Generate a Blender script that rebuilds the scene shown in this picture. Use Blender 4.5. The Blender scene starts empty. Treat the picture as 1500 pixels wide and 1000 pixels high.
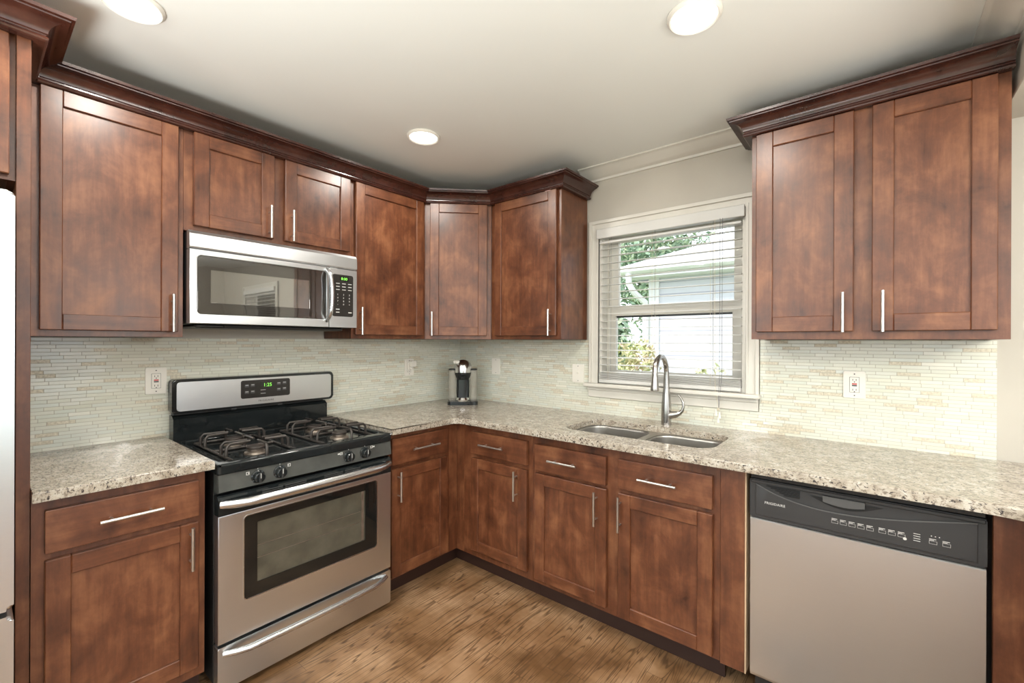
import bpy, bmesh, math, random
from mathutils import Vector, Matrix, noise as mnoise

scene = bpy.context.scene
COL = scene.collection
R = math.radians

# ------------------------------------------------------------------ camera
YAW, PITCH, ROLL, FPX = R(39.32), R(-0.02), R(0.21), 651.4
CAM = Vector((2.62, -2.53, 1.357))
fw = Vector((-math.sin(YAW) * math.cos(PITCH), math.cos(YAW) * math.cos(PITCH), math.sin(PITCH)))
rt = Vector((math.cos(YAW), math.sin(YAW), 0))
up = rt.cross(fw)
rt2 = rt * math.cos(ROLL) + up * math.sin(ROLL)
up2 = up * math.cos(ROLL) - rt * math.sin(ROLL)
cd = bpy.data.cameras.new('camera')
cam = bpy.data.objects.new('camera', cd)
COL.objects.link(cam)
cd.sensor_width = 36.0
cd.lens = FPX / 1500.0 * 36.0
cd.clip_start = 0.05
m = Matrix((rt2, up2, -fw)).transposed().to_4x4()
m.translation = CAM
cam.matrix_world = m
scene.camera = cam

# ------------------------------------------------------------------ look
scene.view_settings.view_transform = 'Standard'
scene.view_settings.look = 'None'
scene.view_settings.gamma = 1.0
scene.view_settings.use_curve_mapping = False
scene.view_settings.exposure = 0.28

# ------------------------------------------------------------------ sky and sun
world = bpy.data.worlds.new('sky')
scene.world = world
world.use_nodes = True
bg = world.node_tree.nodes['Background']
bg.inputs[0].default_value = (0.86, 0.93, 1.0, 1)
bg.inputs[1].default_value = 2.6


def lamp(name, kind, loc, power, color=(1, 1, 1), size=0.14, rot=(0, 0, 0), **kw):
    d = bpy.data.lights.new(name, kind)
    d.energy = power
    d.color = color
    if kind == 'AREA':
        d.shape = kw.get('shape', 'DISK')
        d.size = size
        if d.shape == 'RECTANGLE':
            d.size_y = kw['size_y']
        if 'spread' in kw:
            d.spread = kw['spread']
    elif kind == 'POINT':
        d.shadow_soft_size = size
    elif kind == 'SUN':
        d.angle = size
    o = bpy.data.objects.new(name, d)
    o.location = loc
    o.rotation_euler = rot
    COL.objects.link(o)
    return o


lamp('sun', 'SUN', (0, -6, 9), 3.2, (1.0, 0.96, 0.90), size=R(1.5), rot=(R(42), 0, R(-25)))
CEIL = 2.44
WARM = (1.0, 0.95, 0.87)
DOWNLIGHTS = [(0.765, -1.01), (2.15, -1.01), (0.765, -2.20), (2.15, -2.20), (0.765, -3.5), (2.15, -3.5)]
for (lx, ly) in DOWNLIGHTS:
    lamp('downlight_beam', 'AREA', (lx, ly, CEIL - 0.024), 7.0, WARM, size=0.13)
# added point lights out of view, filling the ceiling and left wall
for (lx, ly, lz, p) in ((1.3, -4.3, 1.75, 40), (4.4, -3.6, 1.8, 40), (3.8, -1.5, 1.75, 46)):
    lamp('fill_point', 'POINT', (lx, ly, lz), p, (1.0, 0.96, 0.90), size=0.16)
# unseen upward fill lights added behind the camera to brighten the ceiling
for (lx, ly, lz, p) in ((2.1, -3.7, 0.55, 92), (4.5, -2.3, 0.75, 60)):
    lamp('ceiling_fill', 'AREA', (lx, ly, lz), p, (0.97, 1.0, 0.985), size=1.2, rot=(R(180), 0, 0), spread=R(132))
# sky portals at openings added to the unseen walls for more daylight
po = lamp('back_sky_portal', 'AREA', (3.0, -5.46, 1.17), 1.0, size=5.2, rot=(R(90), 0, 0), shape='RECTANGLE', size_y=2.3)
po.data.cycles.is_portal = True
po = lamp('side_sky_portal', 'AREA', (6.06, -2.5, 1.2), 1.0, size=2.3, rot=(R(90), 0, R(90)), shape='RECTANGLE', size_y=2.0)
po.data.cycles.is_portal = True


# ================================================================== materials
def new_mat(name):
    mt = bpy.data.materials.new(name)
    mt.use_nodes = True
    nt = mt.node_tree
    return mt, nt, nt.nodes['Principled BSDF']


def N(nt, typ, **kw):
    n = nt.nodes.new(typ)
    for k, v in kw.items():
        setattr(n, k, v)
    return n


def setin(nt, node, **kw):
    for k, v in kw.items():
        key = k.replace('_', ' ')
        s = node.inputs[key]
        if isinstance(v, bpy.types.NodeSocket):
            nt.links.new(v, s)
        else:
            s.default_value = v


def mathn(nt, op, a, b=None, c=None):
    n = N(nt, 'ShaderNodeMath', operation=op)
    for i, v in enumerate((a, b, c)):
        if v is None:
            continue
        if isinstance(v, bpy.types.NodeSocket):
            nt.links.new(v, n.inputs[i])
        else:
            n.inputs[i].default_value = v
    return n.outputs[0]


def mixc(nt, fac, a, b, mode='MIX'):
    n = N(nt, 'ShaderNodeMix', data_type='RGBA', blend_type=mode)
    for i, v in ((0, fac), (6, a), (7, b)):
        if isinstance(v, bpy.types.NodeSocket):
            nt.links.new(v, n.inputs[i])
        elif i == 0:
            n.inputs[0].default_value = v
        else:
            n.inputs[i].default_value = (*v, 1)
    return n.outputs[2]


def ramp(nt, fac, stops):
    n = N(nt, 'ShaderNodeValToRGB')
    e = n.color_ramp.elements
    while len(e) < len(stops):
        e.new(0.5)
    for el, (p, c) in zip(e, stops):
        el.position = p
        el.color = (*c, 1) if len(c) == 3 else c
    nt.links.new(fac, n.inputs[0])
    return n.outputs[0]


def position(nt, scale=(1, 1, 1), rand=0.0):
    g = N(nt, 'ShaderNodeNewGeometry')
    v = g.outputs['Position']
    if rand:
        oi = N(nt, 'ShaderNodeObjectInfo')
        add = N(nt, 'ShaderNodeVectorMath', operation='ADD')
        sc = N(nt, 'ShaderNodeVectorMath', operation='SCALE')
        cb = N(nt, 'ShaderNodeCombineXYZ')
        for i in range(3):
            nt.links.new(oi.outputs['Random'], cb.inputs[i])
        nt.links.new(cb.outputs[0], sc.inputs[0])
        sc.inputs['Scale'].default_value = rand
        nt.links.new(v, add.inputs[0])
        nt.links.new(sc.outputs[0], add.inputs[1])
        v = add.outputs[0]
    mp = N(nt, 'ShaderNodeMapping')
    mp.inputs['Scale'].default_value = scale
    nt.links.new(v, mp.inputs[0])
    return mp.outputs[0]


def noise(nt, vec, scale, detail=4, rough=0.55, dist=0.0):
    n = N(nt, 'ShaderNodeTexNoise')
    nt.links.new(vec, n.inputs['Vector'])
    setin(nt, n, Scale=scale, Detail=detail, Roughness=rough, Distortion=dist)
    return n.outputs['Fac']


def bump(nt, b, height, strength=0.2, dist=0.002):
    n = N(nt, 'ShaderNodeBump')
    setin(nt, n, Strength=strength, Distance=dist)
    nt.links.new(height, n.inputs['Height'])
    nt.links.new(n.outputs[0], b.inputs['Normal'])
    return n


def plain(name, col, rough=0.5, metal=0.0, noise_amt=0.06, nscale=6.0, emit=0.0, **kw):
    mt, nt, b = new_mat(name)
    f = noise(nt, position(nt), nscale, 3)
    lo = tuple(c * (1 - noise_amt) for c in col)
    hi = tuple(min(1, c * (1 + noise_amt)) for c in col)
    nt.links.new(ramp(nt, f, [(0.3, lo), (0.7, hi)]), b.inputs['Base Color'])
    setin(nt, b, Roughness=rough, Metallic=metal)
    for k, v in kw.items():
        setin(nt, b, **{k: v})
    if emit:
        b.inputs['Emission Color'].default_value = (*col, 1)
        b.inputs['Emission Strength'].default_value = emit
    return mt


def wood(name, dark, mid, light, grain, rough=0.35):
    mt, nt, b = new_mat(name)
    blot = noise(nt, position(nt, (1, 1, 0.8), 13.0), 8.0, 6, 0.62, 0.3)
    st = noise(nt, position(nt, grain, 13.0), 5.0, 4, 0.6, 0.2)
    f = mathn(nt, 'ADD', mathn(nt, 'MULTIPLY', blot, 0.72), mathn(nt, 'MULTIPLY', st, 0.28))
    nt.links.new(ramp(nt, f, [(0.33, dark), (0.50, mid), (0.67, light)]), b.inputs['Base Color'])
    setin(nt, b, Roughness=mathn(nt, 'MULTIPLY_ADD', blot, 0.16, rough - 0.08))
    b.inputs['Specular IOR Level'].default_value = 0.58
    bump(nt, b, st, 0.05, 0.001)
    return mt


WD, WM, WL = (0.046, 0.0140, 0.0062), (0.124, 0.0405, 0.0165), (0.228, 0.091, 0.039)
WOODV = wood('cherry_wood_upright', WD, WM, WL, (9, 9, 0.8))
WOODH = wood('cherry_wood_level', WD, WM, WL, (0.8, 0.8, 10))
WOODDK = wood('cherry_wood_crown', (0.020, 0.0062, 0.0044), (0.042, 0.0125, 0.0082), (0.068, 0.022, 0.0135), (1, 1, 12), 0.22)
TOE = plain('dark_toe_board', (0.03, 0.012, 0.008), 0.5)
EDGE = plain('bare_panel_edge', (0.55, 0.40, 0.26), 0.6)


def brushed(name, col, axis, rough=0.24, streak=0.08):
    mt, nt, b = new_mat(name)
    sc = {'h': (4, 4, 900), 'v': (900, 900, 4)}[axis]
    st = noise(nt, position(nt, sc), 2.0, 3, 0.6)
    nt.links.new(ramp(nt, st, [(0.25, tuple(c * (1 - streak) for c in col)), (0.75, col)]), b.inputs['Base Color'])
    setin(nt, b, Metallic=1.0, Roughness=mathn(nt, 'MULTIPLY_ADD', st, 0.12, rough - 0.06))
    b.inputs['Anisotropic'].default_value = 0.5
    b.inputs['Anisotropic Rotation'].default_value = 0.0
    return mt


STEEL = brushed('brushed_stainless', (0.69, 0.71, 0.725), 'h', 0.31, 0.04)
STEELP = brushed('polished_stainless', (0.66, 0.675, 0.69), 'h', 0.25, 0.02)
STEELS = brushed('satin_sink_steel', (0.40, 0.385, 0.36), 'h', 0.36, 0.05)
NICKEL = brushed('brushed_nickel', (0.66, 0.65, 0.62), 'v', 0.30, 0.05)
FAUCETM = brushed('stainless_tap', (0.44, 0.42, 0.395), 'v', 0.25, 0.04)
CHROME = plain('chrome', (0.80, 0.80, 0.80), 0.14, 1.0, 0.01)
BLACKG = plain('black_enamel', (0.012, 0.015, 0.016), 0.09, 0.0, 0.1)
DOMEM = plain('dome_metal', (0.62, 0.62, 0.61), 0.20, 1.0, 0.02)
BLACKP = plain('black_plastic', (0.018, 0.018, 0.018), 0.38)
DWBLACK = plain('charcoal_plastic', (0.030, 0.030, 0.031), 0.40)
DARK = plain('dark_void', (0.006, 0.006, 0.006), 0.7)
IRON = plain('cast_iron', (0.055, 0.047, 0.042), 0.32, 0.4, 0.25, 40)
BURN = plain('burner_cap', (0.045, 0.035, 0.03), 0.5, 0.2, 0.2, 30)
ALU = plain('burner_aluminium', (0.30, 0.25, 0.21), 0.4, 0.8, 0.2, 30)
GLASSBLK = plain('black_oven_glass', (0.010, 0.010, 0.009), 0.04)
OVENIN = plain('oven_window', (0.085, 0.078, 0.058), 0.07, 0.0, 0.25, 14)
MWGLASS = plain('microwave_window', (0.085, 0.082, 0.072), 0.05, 0.0, 0.05, Coat_Weight=1.0, Coat_IOR=2.9, Coat_Roughness=0.02)
MWFRAME = plain('microwave_window_frame', (0.026, 0.023, 0.020), 0.06, 0.0, 0.05, Coat_Weight=1.0, Coat_IOR=1.8, Coat_Roughness=0.02)
WHITEP = plain('white_plastic', (0.80, 0.77, 0.70), 0.35, 0, 0.02)
OUTD = plain('outlet_slot', (0.05, 0.05, 0.05), 0.5)
REDP = plain('red_button', (0.55, 0.03, 0.03), 0.4)
INK = plain('panel_print', (0.62, 0.62, 0.60), 0.5)
INKD = plain('panel_print_dark', (0.055, 0.055, 0.055), 0.5)
GREEN = plain('green_digits', (0.25, 0.75, 0.10), 0.4, emit=0.8)
DISPD = plain('display_glass', (0.012, 0.014, 0.012), 0.08)
PANELG = plain('smoke_panel', (0.028, 0.026, 0.024), 0.18)
TRIM = plain('painted_trim', (0.66, 0.635, 0.575), 0.32, 0, 0.015)
WALLP = plain('wall_paint', (0.50, 0.465, 0.405), 0.55, 0, 0.02)
CEILP = plain('ceiling_paint', (0.78, 0.79, 0.755), 0.5, 0, 0.012, 2.0)
LENS = plain('lamp_lens', (1.0, 0.98, 0.94), 0.4, emit=3.0)
BLINDM = plain('blind_slat', (0.62, 0.615, 0.59), 0.35, 0, 0.02)
CORD = plain('cord', (0.62, 0.56, 0.44), 0.7)
CORDG = plain('grey_cord', (0.18, 0.18, 0.19), 0.7)
FIBRE = plain('white_insulation', (0.65, 0.63, 0.56), 0.9, 0, 0.2, 60)
YGREEN = plain('yellow_green_card', (0.30, 0.27, 0.08), 0.6, 0, 0.3, 30)
STICK = plain('pink_sticker', (0.75, 0.45, 0.42), 0.5)

mt, nt, b = new_mat('clear_tank')
setin(nt, b, Roughness=0.04)
b.inputs['Base Color'].default_value = (0.42, 0.40, 0.34, 1)
b.inputs['Alpha'].default_value = 0.42
TANK = mt

mt, nt, b = new_mat('window_pane')
nt.nodes.remove(b)
tr, gl, mx, fr = (N(nt, t) for t in ('ShaderNodeBsdfTransparent', 'ShaderNodeBsdfGlossy', 'ShaderNodeMixShader', 'ShaderNodeFresnel'))
gl.inputs['Roughness'].default_value = 0.02
fr.inputs[0].default_value = 1.35
nt.links.new(fr.outputs[0], mx.inputs[0])
nt.links.new(tr.outputs[0], mx.inputs[1])
nt.links.new(gl.outputs[0], mx.inputs[2])
nt.links.new(mx.outputs[0], nt.nodes['Material Output'].inputs[0])
PANE = mt

# granite: cream ground, grey and brown flecks, a few black ones
mt, nt, b = new_mat('speckled_granite')
p = position(nt, (1, 1, 1))
p2 = position(nt, (34, 60, 60))
a = noise(nt, p, 26, 5, 0.7)
f1 = noise(nt, position(nt, (95, 150, 120)), 1.0, 4, 0.65, 0.5)
f2 = noise(nt, position(nt, (80, 120, 95)), 1.0, 3, 0.55, 0.4)
f3 = noise(nt, p, 70, 3, 0.6)
base = ramp(nt, a, [(0.35, (0.30, 0.255, 0.20)), (0.52, (0.44, 0.39, 0.32)), (0.72, (0.56, 0.53, 0.47))])
c1 = mixc(nt, ramp(nt, f1, [(0.52, (0, 0, 0)), (0.60, (1, 1, 1))]), base, (0.20, 0.165, 0.13))
c2 = mixc(nt, ramp(nt, f2, [(0.60, (0, 0, 0)), (0.64, (1, 1, 1))]), c1, (0.05, 0.042, 0.040))
c3 = mixc(nt, ramp(nt, f3, [(0.64, (0, 0, 0)), (0.72, (1, 1, 1))]), c2, (0.60, 0.58, 0.53))
nt.links.new(c3, b.inputs['Base Color'])
setin(nt, b, Roughness=0.14)
GRANITE = mt

# glass and stone strip mosaic
mt, nt, b = new_mat('strip_mosaic')
g = N(nt, 'ShaderNodeNewGeometry')
sx = N(nt, 'ShaderNodeSeparateXYZ')
nt.links.new(g.outputs['Position'], sx.inputs[0])
uu = mathn(nt, 'ADD', sx.outputs[0], sx.outputs[1])
zz = mathn(nt, 'DIVIDE', sx.outputs[2], 0.0150)
row = mathn(nt, 'FLOOR', zz)
frac = mathn(nt, 'FRACT', zz)
w = mathn(nt, 'ADD', mathn(nt, 'MULTIPLY', uu, 13.0), mathn(nt, 'MULTIPLY', row, 37.37))
v1 = N(nt, 'ShaderNodeTexVoronoi', voronoi_dimensions='1D', feature='F1')
v2 = N(nt, 'ShaderNodeTexVoronoi', voronoi_dimensions='1D', feature='DISTANCE_TO_EDGE')
for v in (v1, v2):
    nt.links.new(w, v.inputs['W'])
    v.inputs['Scale'].default_value = 1.0
    v.inputs['Randomness'].default_value = 0.75
sc_ = N(nt, 'ShaderNodeSeparateColor')
nt.links.new(v1.outputs['Color'], sc_.inputs[0])
gv = mathn(nt, 'LESS_THAN', v2.outputs['Distance'], 0.016)
gh = mathn(nt, 'LESS_THAN', frac, 0.15)
grout = mathn(nt, 'MAXIMUM', gv, gh)
tilec = ramp(nt, sc_.outputs[0], [(0.0, (0.66, 0.67, 0.57)), (0.45, (0.71, 0.705, 0.605)), (0.80, (0.66, 0.69, 0.62)), (1.0, (0.77, 0.755, 0.655))])
stone_n = noise(nt, position(nt), 120, 3)
stonec = ramp(nt, stone_n, [(0.3, (0.52, 0.47, 0.36)), (0.7, (0.72, 0.67, 0.54))])
isstone = mathn(nt, 'GREATER_THAN', sc_.outputs[1], 0.865)
c = mixc(nt, isstone, tilec, stonec)
c = mixc(nt, mathn(nt, 'MULTIPLY', gh, 0.75), c, (0.43, 0.41, 0.33))
c = mixc(nt, mathn(nt, 'MULTIPLY', gv, 0.6), c, (0.36, 0.33, 0.26))
nt.links.new(c, b.inputs['Base Color'])
rg = mathn(nt, 'MAXIMUM', mathn(nt, 'MULTIPLY', grout, 0.6), mathn(nt, 'MULTIPLY_ADD', isstone, 0.30, 0.10))
nt.links.new(rg, b.inputs['Roughness'])
hgt = mathn(nt, 'ADD', mathn(nt, 'MULTIPLY', sc_.outputs[2], 0.5), mathn(nt, 'SUBTRACT', 1.0, grout))
bn_ = bump(nt, b, hgt, 0.35, 0.0012)
tl = N(nt, 'ShaderNodeVectorMath', operation='SUBTRACT')
nt.links.new(v1.outputs['Color'], tl.inputs[0])
tl.inputs[1].default_value = (0.5, 0.5, 0.5)
ts_ = N(nt, 'ShaderNodeVectorMath', operation='SCALE')
nt.links.new(tl.outputs[0], ts_.inputs[0])
ts_.inputs['Scale'].default_value = 0.035
ta = N(nt, 'ShaderNodeVectorMath', operation='ADD')
nt.links.new(bn_.outputs[0], ta.inputs[0])
nt.links.new(ts_.outputs[0], ta.inputs[1])
tn = N(nt, 'ShaderNodeVectorMath', operation='NORMALIZE')
nt.links.new(ta.outputs[0], tn.inputs[0])
nt.links.new(tn.outputs[0], b.inputs['Normal'])
TILE = mt

# oak strip floor, boards along y
mt, nt, b = new_mat('oak_boards')
g = N(nt, 'ShaderNodeNewGeometry')
sx = N(nt, 'ShaderNodeSeparateXYZ')
nt.links.new(g.outputs['Position'], sx.inputs[0])
bx_ = mathn(nt, 'DIVIDE', mathn(nt, 'ADD', sx.outputs[0], 0.022), 0.083)
brow = mathn(nt, 'FLOOR', bx_)
bfr = mathn(nt, 'FRACT', bx_)
wn = N(nt, 'ShaderNodeTexWhiteNoise', noise_dimensions='1D')
nt.links.new(brow, wn.inputs['W'])
by_ = mathn(nt, 'ADD', mathn(nt, 'DIVIDE', sx.outputs[1], 0.95), mathn(nt, 'MULTIPLY', wn.outputs['Value'], 7.3))
bcol = mathn(nt, 'FLOOR', by_)
bfy = mathn(nt, 'FRACT', by_)
wn2 = N(nt, 'ShaderNodeTexWhiteNoise', noise_dimensions='2D')
cb = N(nt, 'ShaderNodeCombineXYZ')
nt.links.new(brow, cb.inputs[0])
nt.links.new(bcol, cb.inputs[1])
nt.links.new(cb.outputs[0], wn2.inputs['Vector'])
cb2 = N(nt, 'ShaderNodeCombineXYZ')
nt.links.new(mathn(nt, 'ADD', mathn(nt, 'MULTIPLY', sx.outputs[0], 15.0), mathn(nt, 'MULTIPLY', wn2.outputs['Value'], 40.0)), cb2.inputs[0])
nt.links.new(mathn(nt, 'MULTIPLY', sx.outputs[1], 0.95), cb2.inputs[1])
gn = noise(nt, cb2.outputs[0], 0.85, 2, 0.45, 0.35)
rings = mathn(nt, 'FRACT', mathn(nt, 'MULTIPLY', gn, 17.0))
rings = mathn(nt, 'ABSOLUTE', mathn(nt, 'SUBTRACT', mathn(nt, 'MULTIPLY', rings, 2.0), 1.0))
fine = noise(nt, position(nt, (130, 5, 1)), 1.0, 4, 0.7)
patch = noise(nt, position(nt), 2.6, 4, 0.6)
rg = mathn(nt, 'SUBTRACT', rings, mathn(nt, 'MULTIPLY', fine, 0.45))
oak = ramp(nt, patch, [(0.36, (0.105, 0.052, 0.019)), (0.50, (0.235, 0.132, 0.064)), (0.66, (0.41, 0.262, 0.152))])
oak = mixc(nt, mathn(nt, 'MULTIPLY', ramp(nt, rg, [(0.42, (0, 0, 0)), (0.70, (1, 1, 1))]), 0.75), oak, (0.055, 0.028, 0.013))
oak = mixc(nt, mathn(nt, 'MULTIPLY', wn2.outputs['Value'], 0.28), oak, (0.20, 0.10, 0.045))
oak = mixc(nt, mathn(nt, 'MULTIPLY', ramp(nt, fine, [(0.5, (0, 0, 0)), (0.7, (1, 1, 1))]), 0.25), oak, (0.09, 0.045, 0.02))
seam = mathn(nt, 'MAXIMUM', mathn(nt, 'LESS_THAN', bfr, 0.032), mathn(nt, 'LESS_THAN', bfy, 0.002))
oak = mixc(nt, mathn(nt, 'MULTIPLY', seam, 0.7), oak, (0.06, 0.03, 0.012))
nt.links.new(oak, b.inputs['Base Color'])
setin(nt, b, Roughness=mathn(nt, 'MULTIPLY_ADD', patch, 0.2, 0.28))
bump(nt, b, mathn(nt, 'SUBTRACT', fine, seam), 0.12, 0.001)
OAK = mt

# outside
mt, nt, b = new_mat('white_siding')
g = N(nt, 'ShaderNodeNewGeometry')
sx = N(nt, 'ShaderNodeSeparateXYZ')
nt.links.new(g.outputs['Position'], sx.inputs[0])
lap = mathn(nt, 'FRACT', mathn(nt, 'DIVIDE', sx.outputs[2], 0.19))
nt.links.new(mixc(nt, mathn(nt, 'LESS_THAN', lap, 0.09), (0.56, 0.56, 0.62), (0.36, 0.36, 0.43)), b.inputs['Base Color'])  # shadow line of each lap is painted into the colour
setin(nt, b, Roughness=0.6)
bump(nt, b, lap, 0.6, 0.02)
SIDING = mt
GUTTER = plain('white_gutter', (0.70, 0.70, 0.70), 0.5, 0, 0.01)
mt, nt, b = new_mat('pale_shingles')
f = noise(nt, position(nt, (6, 40, 40)), 1.0, 3)
nt.links.new(ramp(nt, f, [(0.35, (0.30, 0.29, 0.30)), (0.6, (0.50, 0.485, 0.48))]), b.inputs['Base Color'])
setin(nt, b, Roughness=0.9)
SHINGLE = mt


def leafy(name, c1, c2, c3):
    mt, nt, b = new_mat(name)
    f = noise(nt, position(nt), 3.0, 4, 0.7)
    nt.links.new(ramp(nt, f, [(0.35, c1), (0.5, c2), (0.66, c3)]), b.inputs['Base Color'])
    setin(nt, b, Roughness=0.6)
    return mt


LEAFD = leafy('pale_green_foliage', (0.12, 0.20, 0.13), (0.24, 0.34, 0.22), (0.46, 0.52, 0.30))
LEAFB = leafy('blossoming_foliage', (0.26, 0.34, 0.16), (0.50, 0.50, 0.26), (0.72, 0.50, 0.42))
BARK = plain('bark', (0.12, 0.09, 0.07), 0.9, 0, 0.3, 20)
BOUNCE = plain('pale_bounce_slab', (0.55, 0.53, 0.49), 0.8, 0, 0.06)
LAWN = leafy('lawn', (0.10, 0.16, 0.05), (0.16, 0.24, 0.08), (0.26, 0.30, 0.12))


# ================================================================== mesh builder
def T_A(u, d, z):
    return (d, u, z)


def T_B(u, d, z):
    return (u, -d, z)


def T_W(u, d, z):
    return (u, d, z)


S2 = math.sqrt(0.5)


def T_diag(px, py):
    def f(u, d, z):
        return (px + u * S2 + d * S2, py + u * S2 - d * S2, z)
    return f


class MB:
    def __init__(self, T=T_W):
        self.bm = bmesh.new()
        self.T = T
        self.mats = []

    def mi(self, mat):
        if mat is None:
            return 0
        if mat not in self.mats:
            self.mats.append(mat)
        return self.mats.index(mat)

    def v(self, u, d, z):
        return self.bm.verts.new(self.T(u, d, z))

    def box(self, u0, u1, d0, d1, z0, z1, bev=0.0, mat=None, seg=1):
        vs = [self.v(u, d, z) for u in (u0, u1) for d in (d0, d1) for z in (z0, z1)]
        idx = ((0, 1, 3, 2), (4, 6, 7, 5), (0, 4, 5, 1), (2, 3, 7, 6), (0, 2, 6, 4), (1, 5, 7, 3))
        fs = [self.bm.faces.new([vs[i] for i in f]) for f in idx]
        k = self.mi(mat)
        for f in fs:
            f.material_index = k
        if bev:
            es = list({e for f in fs for e in f.edges})
            r = bmesh.ops.bevel(self.bm, geom=es, offset=bev, segments=seg, affect='EDGES', profile=0.5)
            for f in r['faces']:
                f.material_index = k
        return self

    def plate(self, poly, a0, a1, holes=(), axis='d', bev=0.0, mat=None, seg=2):
        """a flat plate: poly in (u,z) extruded over d (axis 'd'), in (u,d) over z (axis 'z') or in (d,z) over u"""
        k = self.mi(mat)

        def pt(p, a):
            if axis == 'd':
                return self.v(p[0], a, p[1])
            if axis == 'z':
                return self.v(p[0], p[1], a)
            return self.v(a, p[0], p[1])
        loops = [list(poly)] + [list(h) for h in holes]
        lo, hi = [], []
        allf = []
        for lp in loops:
            lo.append([pt(p, a0) for p in lp])
            hi.append([pt(p, a1) for p in lp])
        for side in (lo, hi):
            if len(side) == 1:
                allf.append(self.bm.faces.new(side[0]))
            else:
                es = []
                for lp in side:
                    for i in range(len(lp)):
                        e = self.bm.edges.get((lp[i], lp[(i + 1) % len(lp)])) or self.bm.edges.new((lp[i], lp[(i + 1) % len(lp)]))
                        es.append(e)
                r = bmesh.ops.triangle_fill(self.bm, use_beauty=True, use_dissolve=False, edges=es)
                allf += [x for x in r['geom'] if isinstance(x, bmesh.types.BMFace)]
        rim = []
        for a, c in zip(lo, hi):
            n = len(a)
            for i in range(n):
                allf.append(self.bm.faces.new((a[i], a[(i + 1) % n], c[(i + 1) % n], c[i])))
                rim.append(self.bm.edges.get((c[i], c[(i + 1) % n])))
        for f in allf:
            f.material_index = k
        if bev:
            r = bmesh.ops.bevel(self.bm, geom=[e for e in rim if e], offset=bev, segments=seg, affect='EDGES', profile=0.5)
            for f in r['faces']:
                f.material_index = k
        return self

    def tube(self, path, rad, n=10, mat=None, squash=1.0, cap=True):
        k = self.mi(mat)
        P = [Vector(p) for p in path]
        rings = []
        ref = None
        for i, p in enumerate(P):
            t = (P[min(i + 1, len(P) - 1)] - P[max(i - 1, 0)]).normalized()
            if ref is None:
                ref = Vector((0, 0, 1)) if abs(t.z) < 0.9 else Vector((1, 0, 0))
            ref = (ref - t * ref.dot(t)).normalized()
            s = t.cross(ref)
            r = rad[i] if isinstance(rad, (list, tuple)) else rad
            rings.append([self.v(*(p + ref * (math.cos(2 * math.pi * j / n) * r) + s * (math.sin(2 * math.pi * j / n) * r * squash))) for j in range(n)])
        for a, c in zip(rings, rings[1:]):
            for j in range(n):
                f = self.bm.faces.new((a[j], a[(j + 1) % n], c[(j + 1) % n], c[j]))
                f.material_index = k
        if cap:
            for rr in (rings[0], rings[-1]):
                f = self.bm.faces.new(rr)
                f.material_index = k
        return self

    def lathe(self, prof, c, n=24, mat=None, axis='z', close=False):
        """prof: (radius, height) pairs about an axis through c"""
        k = self.mi(mat)
        rings = []
        for (r, h) in prof:
            ring = []
            for j in range(n):
                a = 2 * math.pi * j / n
                x, y = r * math.cos(a), r * math.sin(a)
                if axis == 'z':
                    q = (c[0] + x, c[1] + y, c[2] + h)
                elif axis == 'd':
                    q = (c[0] + x, c[1] + h, c[2] + y)
                else:
                    q = (c[0] + h, c[1] + x, c[2] + y)
                ring.append(self.v(*q))
            rings.append(ring)
        pairs = list(zip(rings, rings[1:]))
        if close:
            pairs.append((rings[-1], rings[0]))
        for a, c2 in pairs:
            for j in range(n):
                f = self.bm.faces.new((a[j], a[(j + 1) % n], c2[(j + 1) % n], c2[j]))
                f.material_index = k
        if not close:
            for rr in (rings[0], rings[-1]):
                f = self.bm.faces.new(rr)
                f.material_index = k
        return self

    def sweep(self, path, prof, mat=None, side=1):
        """profile (offset, z) swept along a plan path with mitred corners; offset to the right of travel"""
        k = self.mi(mat)
        P = [Vector((p[0], p[1], 0)) for p in path]
        rings = []
        for i, p in enumerate(P):
            nn = []
            for a, c in ((i - 1, i), (i, i + 1)):
                if a >= 0 and c < len(P):
                    t = (P[c] - P[a]).normalized()
                    nn.append(Vector((t.y, -t.x, 0)) * side)
            if len(nn) == 2:
                mdir = (nn[0] + nn[1]).normalized()
                mdir /= max(0.2, mdir.dot(nn[0]))
            else:
                mdir = nn[0]
            rings.append([self.v(p.x + mdir.x * o, p.y + mdir.y * o, z) for (o, z) in prof])
        n = len(prof)
        for a, c in zip(rings, rings[1:]):
            for j in range(n):
                f = self.bm.faces.new((a[j], a[(j + 1) % n], c[(j + 1) % n], c[j]))
                f.material_index = k
        for rr in (rings[0], rings[-1]):
            self.bm.faces.new(rr).material_index = k
        return self

    def text(self, s, u, z, size, d, mat, align='CENTER', depth=0.0004, spacing=1.0, along='d'):
        cu = bpy.data.curves.new('lettering', 'FONT')
        cu.body = s
        cu.size = size
        cu.align_x = align
        cu.extrude = depth
        cu.space_character = spacing
        cu.resolution_u = 2
        ob = bpy.data.objects.new('lettering', cu)
        COL.objects.link(ob)
        dg = bpy.context.evaluated_depsgraph_get()
        me = bpy.data.meshes.new_from_object(ob.evaluated_get(dg))
        k = self.mi(mat)
        vs = [self.v(u + q.co.x, d + q.co.z, z + q.co.y) for q in me.vertices]
        for p in me.polygons:
            try:
                self.bm.faces.new([vs[i] for i in p.vertices]).material_index = k
            except ValueError:
                pass
        bpy.data.objects.remove(ob)
        bpy.data.curves.remove(cu)
        bpy.data.meshes.remove(me)
        return self

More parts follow.
